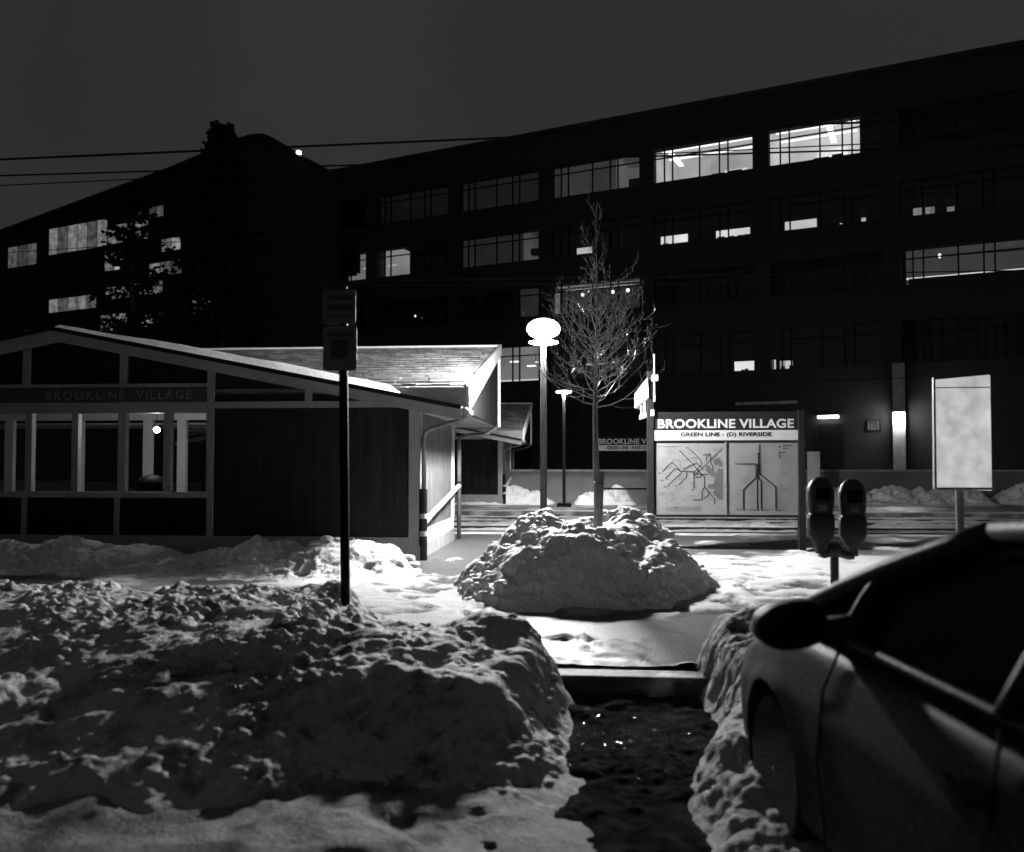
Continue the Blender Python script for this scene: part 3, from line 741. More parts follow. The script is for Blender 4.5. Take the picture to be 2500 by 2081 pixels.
        B().prism([(mx(XE), RY+0.012, zroof(XE)-0.10), (mx(XR), RY+0.012, zroof(XR)-0.10), (mx(XR), YF+0.04, zroof(XR)-0.10), (mx(XE), YF+0.04, zroof(XE)-0.10)], (0, 0, 0.045)).build('rake_soffit', M_SOFFIT, root)
    # shed roof over the platform side
    B().prism([(XEL, SE, SZ-0.03), (XE, SE, SZ-0.03), (XE, ST, STZ-0.03), (XEL, ST, STZ-0.03)], (0, 0, -0.07)).build('shed_deck', M_SOFFIT, root)
    for sgn in (1, -1):
        mx2 = lambda X: X if sgn == 1 else 2*XR-X
        B().prism([(mx2(X), SE-0.03, z) for X, z in ((XE-0.002, 2.20), (XE-0.002, SZ+0.01), (xv, SZ+0.01), (xv, SZ-0.03), (XW+0.03, zroof(XW)-0.03), (XW+0.03, 2.20))], (0, 0.026, 0)).build('eave_fascia', mat('grey_fascia', 0.26, 0.6, 0.15), root)
    B().prism([(XEL, ST+0.002, STZ-0.16), (XE, ST+0.002, STZ-0.16), (XE, ST+0.002, STZ+0.02), (XEL, ST+0.002, STZ+0.02)], (0, 0.03, 0)).build('ridge_board', M_WHITE, root)
    # lapped shingle courses
    m = B(); rr = random.Random(4)
    nc = 17; ln = (ST-SE)/nc
    for i in range(nc):
        ya = SE-0.02+ln*i; x = XR-2.0+rr.uniform(0, .3)
        while x < XE:
            w = rr.uniform(0.22, 0.34); xe = min(x+w-0.012, XE+0.01); t = rr.uniform(0.016, 0.034); yo = rr.uniform(-0.012, 0.012)
            za, zb = zshed(ya+yo)-0.03, zshed(ya+ln*1.15)-0.03
            m.add([(x, ya+yo, za+0.004), (xe, ya+yo, za+0.004), (xe, ya+yo, za+0.014+t), (x, ya+yo, za+0.014+t), (x, ya+ln*1.15, zb+0.004), (xe, ya+ln*1.15, zb+0.004)],
                  [(0, 1, 2, 3), (3, 2, 5, 4), (0, 3, 4), (1, 5, 2)])
            x += w
    o = m.build('shingles', M_SHINGLE, root); o['kind'] = 'stuff'
    # gable end facing the lamp: dark panel, pale rake board, pale corner strip
    B().prism([(XE-0.05, SE+0.02, 2.22), (XE-0.05, ST-0.02, 2.22), (XE-0.05, ST-0.02, STZ-0.12), (XE-0.05, SE+0.02, SZ-0.12)], (0.03, 0, 0)).build('end_panel', M_DARKWALL, root)
    B().prism([(XE+0.004, SE-0.05, SZ-0.36), (XE+0.004, SE+0.14, SZ-0.30), (XE+0.004, ST+0.03, STZ-0.19), (XE+0.004, ST+0.03, STZ+0.035), (XE+0.004, SE-0.05, SZ+0.03)], (0.045, 0, 0)).build('rake_board', M_WHITE, root)
    B().box(XE-0.018, XE+0.03, ST-0.09, ST+0.001, 2.20, STZ-0.20).build('corner_strip', M_WHITE, root)
    B().box(XW+0.04, XE-0.055, SE+0.02, ST-0.03, 2.20, 2.235).build('soffit', M_SOFFIT, root)
    B().box(XEL+0.1, XW+0.035, YB+0.03, ST-0.03, 2.20, 2.235).build('platform_soffit', M_SOFFIT, root)
    B().box(XEL+0.1, XE-0.06, ST-0.06, ST-0.025, 2.236, STZ-0.12).build('back_panel', M_DARKWALL, root)
    # sign board over the windows
    sg = B().box(xf(-30), xd-0.06, YF-0.02, YF+0.046, zf(978), zf(942)).build('name_board', mat('name_board_paint', 0.05, 0.6, 0.2), root)
    B().box(xf(-30), xd-0.06, YF-0.026, YF+0.04, zf(941), zf(933)).build('name_board_moulding', M_TRIM, root)
    lettering('lettering', 'BROOKLINE  VILLAGE', xf(112), xf(468), zf(972), zf(950), YF-0.024, mat('faded_letters', 0.18, 0.6, 0.3), root, O, 0.012, 1.25)
    # gutter and downpipes
    B().tube([(XE+0.05, RY+0.02, 2.20), (XE+0.05, SE, 2.20)], 0.055, 10).build('gutter', M_TRIM, root, smooth=True)
    px0 = (XW+0.07, YF+0.02)
    pts = [(XE+0.03, RY+0.3, 2.15), (XE-0.05, RY+0.33, 2.10), (XE-0.15, RY+0.36, 2.06), (XW+0.20, YF-0.02, 1.97), (XW+0.10, YF+0.01, 1.92), (XW+0.07, YF+0.02, 1.84), (XW+0.07, YF+0.02, 1.05)]
    dp = B().tube(pts, 0.036, 10).build('downpipe', M_PIPE, root, smooth=True)
    B().tube([(px0[0], px0[1], -0.02), (px0[0], px0[1], 1.06)], 0.060, 14).build('standpipe', M_BLACK, root, autos=40)
    for z in (0.62, 0.36):
        B().tube([(px0[0], px0[1], z), (px0[0], px0[1], z+0.075)], 0.064, 14).build('pipe_band', M_PIPEL, root, autos=40)
    B().tube([(px0[0], px0[1]+0.02, 0.54), (px0[0]+0.02, px0[1]+0.16, 0.60), (XW+0.10, YB+0.12, 1.02)], 0.047, 12).build('sloping_pipe', M_PIPEL, root, autos=40)
    B().tube([(px0[0]+0.012, px0[1]+0.12, 0.575), (px0[0]+0.02, px0[1]+0.24, 0.622)], 0.06, 12).build('pipe_collar', M_PIPEL, root, autos=40)
    B().tube([(XE-0.02, ST-0.3, 2.22), (XE-0.06, ST-0.4, 2.12), (XE-0.2, ST-0.7, 2.05), (XW+0.2, YB+0.35, 1.98), (XW+0.10, YB+0.14, 1.93), (XW+0.10, YB+0.12, 1.84), (XW+0.10, YB+0.12, 0.02)], 0.040, 10).build('downpipe', M_PIPE, root, smooth=True)
    B().tube([(XW+0.10, YB+0.12, 0.98), (XW+0.10, YB+0.12, 1.10)], 0.055, 10).build('pipe_collar', M_BLACK, root, autos=40)
    return root
near = shelter()
far = copy_tree(near)
far.location = (XW-0.35, 29.9, 0)
far['label'] = 'far twin of the dark timber shelter, standing across the tracks'
# snow on the near front roof slope
def roof_snow():
    xv = XE-(SZ-2.27)/SL
    def Yv(X): return np.where(X < xv, SE+(zroof(X)-SZ)/SS, SE-0.03)
    X, Y = np.meshgrid(np.arange(XR-0.05, -2.45, 0.03), np.arange(RY-0.02, 16.3, 0.03))
    dR = -2.62-X+0.25*(fbm(Y*1.5, X*0, None, 2, 9)-0.5)
    d = np.minimum(np.minimum(Y-RY-0.03, Yv(X)-Y+0.05), dR)
    t = 0.15*sstep(-0.02, 0.28, d)*(0.75+0.5*fbm(X*0.9, Y*0.9, None, 3, 12))*(0.55+0.45*sstep(-7.6, -5.4, X))
    Z = zroof(X)-0.01+t+(fbm(X*6, Y*6, None, 3, 13)-0.5)*0.012*sstep(0, 0.1, t)
    o = grid_mesh('roof_snow', X, Y, Z, SNOWC, mask=d > 0.0)
    tag(o, 'smooth layer of snow lying on the front roof slope of the near shelter', 'roof snow')
roof_snow()
# litter bin with a domed lid seen through a shelter window, and the ceiling globe lamp inside
bx = at(370, 1170, 13.6)
bn = empty('litter_bin', (bx.x, bx.y, 0.26), label='dark domed litter bin inside the near shelter window', cat='litter bin')
MB().lathe((0, 0, 0), [(0.20, 0), (0.22, 0.6), (0.225, 0.80), (0.20, 0.82)], 24).build('drum', M_BLACK, bn, autos=40)
MB().lathe((0, 0, 0.822), [(0.24, 0), (0.23, 0.06), (0.17, 0.14), (0.06, 0.175), (0.01, 0.18)], 24).build('lid', M_BLACK, bn, autos=40)
il = at(383, 1050, 13.7)
gl = empty('ceiling_lamp', (il.x, il.y, il.z), label='small lit globe lamp hanging inside the near shelter window', cat='lamp')
MB().lathe((0, 0, 0), [(0.005, -0.05), (0.035, -0.038), (0.05, 0), (0.035, 0.038), (0.005, 0.05)], 16).build('globe', emat('shelter_globe', 330.0), gl, smooth=True)
MB().tube([(0, 0, 0.05), (0, 0, 2.50-il.z)], 0.008, 6).build('stem', M_BLACK, gl)

# ================================================================== PLATFORM LAMPS
def lamp_post(px, ybase, ztop, lab, strength, scale=1.0, squash=1.0):
    p = at(px, 1131, ybase)
    r = empty('lamp_post', (p.x, p.y, 0), label=lab, cat='street lamp', group='platform lamp posts')
    pole = MB().tube([(0, 0, 0.06), (0, 0, ztop*0.5), (0, 0, ztop-0.24)], [0.056, 0.052, 0.044], 16).build('pole', M_POLE, r, autos=40)
    MB().box(-0.24, 0.24, -0.24, 0.24, -0.02, 0.12).build('footing', M_BLACK, r, bevel=0.02)
    s = scale
    # glowing flat lower lens, wide refractor above it, small cap
    if squash == 1.0: MB().lathe((0, 0, ztop-0.215), [(0.05, -0.022), (0.15*s, -0.020), (0.205*s, -0.004), (0.20*s, 0.010), (0.14*s, 0.02), (0.05, 0.02)], 32).build('lower_lens', emat('lamp_lens_%d' % strength, strength*0.75), r, autos=40)
    MB().tube([(0, 0, ztop-0.24), (0, 0, ztop-0.10)], 0.05, 16).build('neck', M_PIPEL, r, autos=40)
    lo = [(0.02, -0.150), (0.12*s, -0.135), (0.20*s, -0.085), (0.235*s, -0.005)]
    up = [(0.235*s, -0.003), (0.230*s, 0.04), (0.20*s, 0.085), (0.15*s, 0.125), (0.08*s, 0.15), (0.02, 0.158)]
    MB().lathe((0, 0, ztop), [(a, b*squash) for a, b in lo], 32).build('refractor', emat('lamp_refractor_%d' % strength, strength*1.35), r, smooth=True)
    MB().lathe((0, 0, ztop), [(a, b*squash) for a, b in up], 32).build('dome', emat('lamp_dome', 6.0), r, smooth=True)
    return r
lamp_post(1327, 13.15, at(1327, 803, 13.15).z, 'near lamp post with dazzling globe beside the snow pile', LAMP*0.85, 1.1)
lamp_post(1377, 28.6, at(1377, 957, 28.6).z, 'far lamp post standing on the far platform between snow heaps', LAMP*0.16, 1.1, 0.33)

# ================================================================== STATION SIGNS
SY = 14.45
def sign_frame(root, O, Y, x0, x1, zs, post_top):
    def B(): return MB(O)
    B().box(x0-0.11, x0, Y-0.05, Y+0.06, -0.05, post_top[0]).build('post', M_BLACK, root, bevel=0.006)
    B().box(x1, x1+0.11, Y-0.05, Y+0.06, -0.05, post_top[1]).build('post', M_BLACK, root, bevel=0.006)
def X_(px): return at(px, 1131, SY).x
def Z_(py): return at(1770, py, SY).z
def station_sign():
    x0, x1 = X_(1596), X_(1948)
    O = ((x0+x1)/2, SY, 0)
    r = empty('station_sign', O, label='large black station sign with two transit maps on two posts', cat='station sign', group='station signs')
    def B(): return MB(O)
    sign_frame(r, O, SY, x0, x1, None, (Z_(905), Z_(1003)))
    nb = B().box(x0+0.002, x1-0.002, SY-0.03, SY+0.03, Z_(1050), Z_(1006)).build('name_panel', M_SIGNBLK, r, bevel=0.004)
    lettering('lettering', 'BROOKLINE VILLAGE', X_(1606), X_(1938), Z_(1046.0), Z_(1023.5), SY-0.034, M_SIGNWHT, nb, O, 0.030, 1.04)
    lp = B().box(x0+0.002, x1-0.002, SY-0.036, SY+0.028, Z_(1075.5), Z_(1051)).build('line_panel', M_SIGNWHT, r, bevel=0.004)
    lettering('lettering', 'GREEN LINE - (D) RIVERSIDE', X_(1661.5), X_(1883.5), Z_(1068.8), Z_(1056.0), SY-0.040, M_SIGNBLK, lp, O, 0.032, 1.02)
    B().box(x0+0.002, x1-0.002, SY-0.03, SY+0.03, Z_(1079), Z_(1076)).build('rail', M_BLACK, r)
    B().box(x0+0.002, x1-0.002, SY-0.03, SY+0.03, Z_(1263), Z_(1258)).build('rail', M_BLACK, r)
    B().box(X_(1770), X_(1772.6), SY-0.034, SY+0.03, Z_(1257.8), Z_(1079.2)).build('divider', M_STEEL, r)
    # back of the case
    B().box(x0+0.004, x1-0.004, SY+0.012, SY+0.028, Z_(1257.8), Z_(1079.2)).build('back_board', M_BLACK, r)
    Q = lambda zx, zy: (1580+zx/5.385, 1000+zy/5.385)
    def P3(zx, zy, d):
        px, py = Q(zx, zy); return Vector((X_(px), SY-d, Z_(py)))
    def ribbon(m, pts, w, d):
        pts = [P3(*p, d) for p in pts]
        for a, b in zip(pts[:-1], pts[1:]):
            t = (b-a); t.normalize(); n = Vector((-t.z, 0, t.x))*w/2; e = t*w*0.35
            m.quad(a-n-e, b-n+e, b+n+e, a+n-e)
    def poly(m, pts, d):
        m.add([P3(*p, d) for p in pts], [tuple(range(len(pts)))])
    def textbars(m, zx, zy, w, d, rr, h=5.0):
        x = zx
        while x < zx+w:
            ww = rr.uniform(5, 22)
            a = P3(x, zy, d); b = P3(min(x+ww, zx+w), zy+h, d)
            m.quad((a.x, a.y, b.z), (b.x, a.y, b.z), (b.x, a.y, a.z), (a.x, a.y, a.z))
            x += ww+rr.uniform(3, 6)
    rr = random.Random(3)
    D1, D2, D3 = 0.0145, 0.0165, 0.0185
    # left map
    lm = B().box(X_(1600.5), X_(1769.5), SY-0.012, SY+0.01, Z_(1257), Z_(1082)).build('map_sheet', M_MAP, r)
    m = B()
    poly(m, [(765, 735), (800, 730), (850, 790), (900, 840), (930, 780), (992, 780), (988, 1185), (930, 1180), (860, 1100), (890, 1050), (800, 1040), (785, 990), (870, 975), (885, 900), (830, 870), (765, 800)], D1)
    poly(m, [(725, 590), (830, 572), (838, 610), (800, 620), (780, 690), (765, 680), (770, 615), (735, 605)], D1)
    poly(m, [(865, 655), (940, 630), (985, 690), (992, 735), (955, 765), (930, 720), (905, 745), (870, 700)], D1)
    ribbon(m, [(480, 790), (560, 745), (635, 715)], 0.034, D1)
    m.build('water', M_INKM, lm)
    m = B()
    for pts in ([(980, 515), (720, 772), (615, 870)], [(550, 515), (690, 650), (712, 690), (708, 735), (690, 748)], [(425, 540), (600, 720), (715, 855), (750, 885), (750, 1015)],
                [(200, 815), (310, 700), (335, 700), (440, 815), (620, 820), (690, 740)], [(235, 910), (360, 782), (385, 782), (440, 815)], [(265, 1005), (450, 830)],
                [(410, 995), (515, 885), (520, 822)], [(612, 1040), (612, 835), (645, 790), (690, 830)], [(750, 1015), (715, 1080), (718, 1190), (600, 1192)],
                [(750, 1015), (800, 1085), (800, 1130), (740, 1170)], [(765, 1030), (878, 1175), (880, 1245)], [(630, 850), (800, 855)], [(630, 890), (690, 892), (720, 860)],
                [(830, 590), (830, 690), (862, 760), (858, 800)], [(640, 700), (700, 755), (740, 790)]):
        ribbon(m, pts, 0.011, D3)
    m.build('route_lines', M_INK, lm)
    m = B()
    ribbon(m, [(330, 662), (400, 660), (432, 675), (438, 760), (470, 795)], 0.006, D2)
    for k in range(95):
        zx = rr.choice([rr.uniform(130, 420), rr.uniform(420, 740)]); zy = rr.uniform(500, 1330)
        if 640 < zx and 720 < zy < 1190: continue
        textbars(m, zx, zy, rr.uniform(25, 95), D2, rr, 4.0)
    for zy in (1285, 1300, 1315, 1330): textbars(m, 230, zy, 480, D2, rr, 5)
    for zy in (1100, 1115, 1130): textbars(m, 155, zy, 210, D2, rr, 4)
    m.build('small_print', M_INKL, lm)
    m = B()
    for zx, zy, w in ((145, 484, 310), (145, 832, 36), (172, 930, 36), (205, 1012, 40), (358, 1004, 34), (575, 1052, 30), (510, 500, 40), (870, 522, 60), (590, 628, 60), (360, 1285, 26)): textbars(m, zx, zy, w, D3, rr, 9 if w < 45 else 5)
    m.build('heading_print', M_INK, lm)
    # right map
    rm = B().box(X_(1773.2), X_(1947.4), SY-0.012, SY+0.01, Z_(1257), Z_(1079.6)).build('map_sheet', M_MAP, r)
    m = B()
    for pts, w in (([(1476, 465), (1476, 850)], .016), ([(1425, 900), (1262, 1050), (1262, 1320)], .020), ([(1443, 720), (1443, 1320)], .018), ([(1460, 580), (1460, 900), (1493, 938), (1493, 1320)], .020),
                   ([(1478, 845), (1685, 1015), (1685, 1320)], .020), ([(1425, 720), (1425, 900)], .012), ([(1476, 580), (1440, 580)], .012), ([(1155, 716), (1425, 716)], .012), ([(1735, 560), (1735, 640)], .014)):
        ribbon(m, pts, w, D3)
    for zy in range(735, 890, 26): ribbon(m, [(1422, zy), (1496, zy)], 0.006, D3)
    m.build('route_lines', M_INK, rm)
    m = B()
    def both(zx, z0, z1, stp, wl, wr):
        zy = z0
        while zy < z1:
            a = rr.uniform(0.5, 1)*wl; textbars(m, zx-14-a, zy, a, D2, rr, 4.5)
            if wr: textbars(m, zx+14, zy, rr.uniform(0.4, 1)*wr, D2, rr, 4.5)
            zy += stp*rr.uniform(.8, 1.2)
    both(1262, 1045, 1310, 22, 120, 0); both(1443, 1010, 1310, 24, 130, 0); both(1493, 960, 1310, 24, 4, 140); both(1685, 1010, 1310, 24, 4, 170); both(1450, 600, 900, 27, 170, 120); both(1400, 900, 1000, 28, 210, 0)
    for zy in range(600, 840, 34): textbars(m, 1755, zy, rr.uniform(60, 150), D2, rr, 4)
    textbars(m, 1490, 468, 195, D2, rr, 6)
    m.build('small_print', M_INKL, rm)
    m = B()
    for zx, zy, w, h in ((1150, 1316, 95, 9), (1290, 1314, 135, 9), (1505, 1316, 130, 9), (1700, 1318, 110, 8), (1785, 468, 125, 12), (1785, 505, 75, 12), (1745, 560, 75, 12), (1730, 478, 20, 26), (1750, 840, 60, 6)): textbars(m, zx, zy, w, D3, rr, h)
    m.build('heading_print', M_INK, rm)
    B().box(X_(1600.5), X_(1769.5), SY-0.026, SY-0.022, Z_(1257.6), Z_(1079.4)).build('pane', GLASS, r)
    B().box(X_(1773.2), X_(1947.4), SY-0.026, SY-0.022, Z_(1257.6), Z_(1079.4)).build('pane', GLASS, r)
    return r
station_sign()
# white box head and its arm fixed to the left post, with a slim whip mast
px0 = X_(1586)
bxr = empty('light_box', (px0, SY, Z_(1010)), label='white box fixture on a bracket at the sign left post', cat='light fixture')
O = (px0, SY, Z_(1010))
m = MB(O)
a0, a1 = at(1549, 962, 15.05), at(1549, 997, 15.05)
b0, b1 = at(1577, 926, SY-0.10), at(1577, 967, SY-0.10)
m.add([a0, a1, b1, b0, a0+Vector((0.07, 0, 0.02)), a1+Vector((0.10, 0, -0.03)), b1+Vector((0.05, 0, -0.03)), b0+Vector((0.03, 0, 0.02))], [(0, 1, 2, 3), (4, 7, 6, 5), (0, 4, 5, 1), (3, 2, 6, 7), (0, 3, 7, 4), (1, 5, 6, 2)])
m.build('housing', M_WHITE, bxr, bevel=0.008)
c0, c1 = at(1560, 1018, 14.95), at(1590, 1008, SY-0.08)
MB(O).prism([c0+Vector((0, 0, -.05)), c1+Vector((0, 0, -.05)), c1+Vector((0, 0, .05)), c0+Vector((0, 0, .03))], (0.05, 0, 0)).build('arm', M_TRIM, bxr)
MB(O).tube([at(1566, 1012, 14.85), at(1566, 985, 14.85)], 0.02, 8).build('stem', M_TRIM, bxr)
MB(O).tube([at(1574, 1012, 14.6), at(1574, 965, 14.6)], 0.02, 8).build('stem', M_TRIM, bxr)
mast = empty('whip_mast', (at(1598, 980, SY-0.09).x, SY-0.09, Z_(980)), label='slim pale mast clamped to the top of the sign left post', cat='mast')
O2 = tuple(mast.location)
MB(O2).tube([at(1598, 981, SY-0.09), at(1598, 958, SY-0.09)], 0.022, 10).build('base_sleeve', M_PIPEL, mast, autos=40)
MB(O2).tube([at(1598, 960, SY-0.09), at(1597, 868, SY-0.09)], 0.014, 8).build('rod', M_WHITE, mast, smooth=True)
MB(O2).lathe(at(1597, 867, SY-0.09), [(0.004, -0.02), (0.02, 0), (0.004, 0.022)], 10).build('tip', M_WHITE, mast)
q0, q1 = at(1592, 931, SY-0.10), at(1607, 916, SY-0.10)
MB(O2).box(q0.x, q1.x, SY-0.13, SY-0.04, q0.z, q1.z).build('clamp', M_WHITE, mast, bevel=0.008)

def far_sign():
    Y = 27.6
    xx = lambda px: at(px, 1131, Y).x
    zz = lambda py: at(1500, py, Y).z
    x0 = xx(1459); x1 = x0+2.45
    O = ((x0+x1)/2, Y, 0)
    r = empty('station_sign', O, label='smaller looking station sign on the far platform, half hidden behind the map sign', cat='station sign', group='station signs')
    B = lambda: MB(O)
    sign_frame(r, O, Y, x0, x1, None, (zz(1064), zz(1064)))
    nb = B().box(x0+0.002, x1-0.002, Y-0.03, Y+0.03, zz(1086.5), zz(1066)).build('name_panel', M_SIGNBLK, r)
    lettering('lettering', 'BROOKLINE VILLAGE', x0+0.02, xx(1461)+2.28, zz(1084.5), zz(1071.5), Y-0.035, M_SIGNWHT, nb, O, 0.018, 1.04)
    lp = B().box(x0+0.002, x1-0.002, Y-0.036, Y+0.028, zz(1101), zz(1087)).build('line_panel', M_SIGNWHT, r)
    lettering('lettering', 'GREEN LINE - PARK ST & NORTH', xx(1482), xx(1482)+1.85, zz(1097.8), zz(1089.2), Y-0.041, M_SIGNBLK, lp, O, 0.03, 1.02)
    B().box(x0+0.002, x1-0.002, Y-0.03, Y+0.03, zz(1196), zz(1191.5)).build('rail', M_BLACK, r)
far_sign()

# ================================================================== YOUNG TREE AND STAKE
def young_tree():
    O = (TREE.x, TREE.y, 0.0)
    r = empty('young_tree', O, label='bare young street tree with icy twigs growing from the snow pile', cat='tree')
    rr = random.Random(12)
    m = MB()
    zc = at(1455, 995, TREE.y).z
    pts = [(0.00, 0, 0.0), (0.0, 0, 0.5), (0.005, 0, 1.0), (-0.01, 0, 1.6), (-0.015, 0.01, zc), (0.0, 0.0, zc+0.7), (0.012, 0, zc+1.3), (0.0, 0, zc+1.9), (0.01, 0, zc+2.4)]
    rad = [0.045, 0.042, 0.038, 0.034, 0.028, 0.015, 0.009, 0.005, 0.0025]
    m.tube(pts, rad, 10); m.build('trunk', M_BARK, r, autos=60)
    m = MB(); beads = []
    def grow(p, d, ln, rad, lev):
        n = 5; pp = [p]; rs = [rad]
        q = p.copy(); dd = d.copy()
        for i in range(n):
            dd = dd+Vector((rr.gauss(0, .10), rr.gauss(0, .10), rr.gauss(0, .06)+0.15)); dd.normalize()
            q = q+dd*(ln/n); pp.append(q.copy()); rs.append(rad*(1-0.75*(i+1)/n))
            if lev < 3 and i >= 0:
                for _ in range(rr.choice((0, 1, 1))):
                    s = Vector((rr.gauss(0, 1), rr.gauss(0, 1), rr.gauss(0.15, .6))); s = s-dd*s.dot(dd)
                    if s.length < 1e-3: continue
                    s.normalize()
                    nd = dd*0.75+s*0.75; nd.normalize()
                    grow(q.copy(), nd, ln*rr.uniform(0.30, 0.55), max(0.0030, rs[-1]*0.65), lev+1)
        m.tube(pp, rs, 4 if lev else 5, caps=False)
        for q_ in pp[1:]:
            if rr.random() < 0.34 and q_.z < 3.75: beads.append(q_+Vector((0, 0, -0.004)))  # pale ice beads added as sparkles, only on twigs in the lamp's reach
    nb = 55
    for i in range(nb):
        low = i < 46
        t = i/45 if low else (i-46)/8
        z = zc+1.0*t if low else zc+1.0+1.2*t
        an = i*2.399+rr.uniform(-.4, .4)
        el = (0.0+0.55*t if low else 0.95)+rr.uniform(-0.2, 0.2)
        d = Vector((math.cos(an)*math.cos(el), math.sin(an)*math.cos(el), math.sin(el)))
        grow(Vector((0, 0, z)), d, ((0.80-0.20*t) if low else 0.50-0.25*t)*rr.uniform(0.8, 1.15), 0.0075-0.002*t if low else 0.0045, 1)
    cr_ = m.build('crown', M_TWIG, r, fix=False, smooth=True)
    ib = MB()
    for q in beads:
        s = rr.uniform(0.0035, 0.008)
        ib.add([q+Vector((s, 0, 0)), q+Vector((-s, 0, 0)), q+Vector((0, s, 0)), q+Vector((0, -s, 0)), q+Vector((0, 0, s)), q+Vector((0, 0, -s*1.5))], [(0, 2, 4), (2, 1, 4), (1, 3, 4), (3, 0, 4), (2, 0, 5), (1, 2, 5), (3, 1, 5), (0, 3, 5)])
    ib.build('ice_glint_beads', mat('pale_ice_glint', 0.7, 0.1, 0.1, bump=0.0, spec=0.8), r, fix=False)['kind'] = 'stuff'
    s0, s1 = at(1464, 1320, TREE.y-0.12), at(1468, 1151, TREE.y-0.10)
    st = empty('tree_stake', (s0.x, s0.y, 0.2), label='short wooden stake standing beside the young tree trunk', cat='stake')
    O = (s0.x, s0.y, 0.2)
    MB(O).tube([(s0.x, s0.y, 0.15), (s0.x+0.003, s0.y, 0.8), (s1.x, s1.y, s1.z)], [0.030, 0.031, 0.032], 8).build('post', M_STAKE, st, autos=30)
    MB(O).tube([(s1.x-0.10, s1.y+0.02, s1.z-0.13), (s1.x-0.04, s1.y-0.035, s1.z-0.13), (s1.x+0.036, s1.y-0.035, s1.z-0.14), (s1.x+0.036, s1.y+0.04, s1.z-0.135)], 0.006, 5).build('tie', M_BLACK, st)
young_tree()

# ================================================================== PARKING SIGN
def parking_sign():
    Y = 6.3
    b = at(842, 1460, Y); t = at(836, 700, Y)
    O = (b.x, Y, 0.0)
    r = empty('parking_sign', O, label='dark parking sign of two stacked plates on a steel channel post', cat='sign')
    B = lambda: MB(O)
    w = 0.032
    lean = (t.x-b.x)/(t.z-b.z)
    z1 = t.z
    def P(z, dx, dy): return (b.x+lean*(z-b.z)+dx, Y+dy, z)
    m = B()
    for x0, x1, y0, y1 in ((-w, -w+0.006, 0.0, 0.028), (w-0.006, w, 0.0, 0.028), (-w+0.006, w-0.006, 0.022, 0.028)):
        m.rings([[P(z, x0, y0), P(z, x1, y0), P(z, x1, y1), P(z, x0, y1)] for z in (-0.05, z1)])
    m.build('post', M_BLACK, r)
    def plate(py0, py1, px0, px1, name, lab):
        p0, p1 = at(px0, py1, Y-0.02), at(px1, py0, Y-0.02)
        m = B(); cr = 0.028; pts = []
        for cx, cz, a0 in ((p1.x-cr, p1.z-cr, 0), (p0.x+cr, p1.z-cr, 90), (p0.x+cr, p0.z+cr, 180), (p1.x-cr, p0.z+cr, 270)):
            for k in range(5):
                a = math.radians(a0+k*22.5); pts.append((cx+cr*math.cos(a), Y-0.016, cz+cr*math.sin(a)))
        m.prism(pts, (0, 0.004, 0))
        return m.build(name, M_PSIGN, r), p0, p1
    lo, p0, p1 = plate(795, 906, 787.5, 871, 'lower_plate', '')
    hz = lambda py: at(830, py, Y-0.02).z
    hx = lambda px: at(px, 900, Y-0.02).x
    B().box(hx(808), hx(849), Y-0.0195, Y-0.017, hz(875), hz(830)).build('symbol', M_PSIGND, lo)
    B().box(hx(797), hx(863), Y-0.0195, Y-0.017, hz(822), hz(810)).build('print_bar', M_PSIGND, lo)
    up, p0, p1 = plate(705, 791, 786, 869, 'upper_plate', '')
    for a, b_ in ((722, 733), (742, 758), (770, 775)):
        B().box(hx(797), hx(860), Y-0.0195, Y-0.017, hz(b_), hz(a)).build('print_bar', M_PSIGND, up)
    for py in (717, 785, 802, 897):
        B().lathe((hx(830), Y-0.018, hz(py)), [(0.007, -0.006), (0.007, 0.02)], 8, ax='y').build('bolt', M_STEEL, r)
parking_sign()

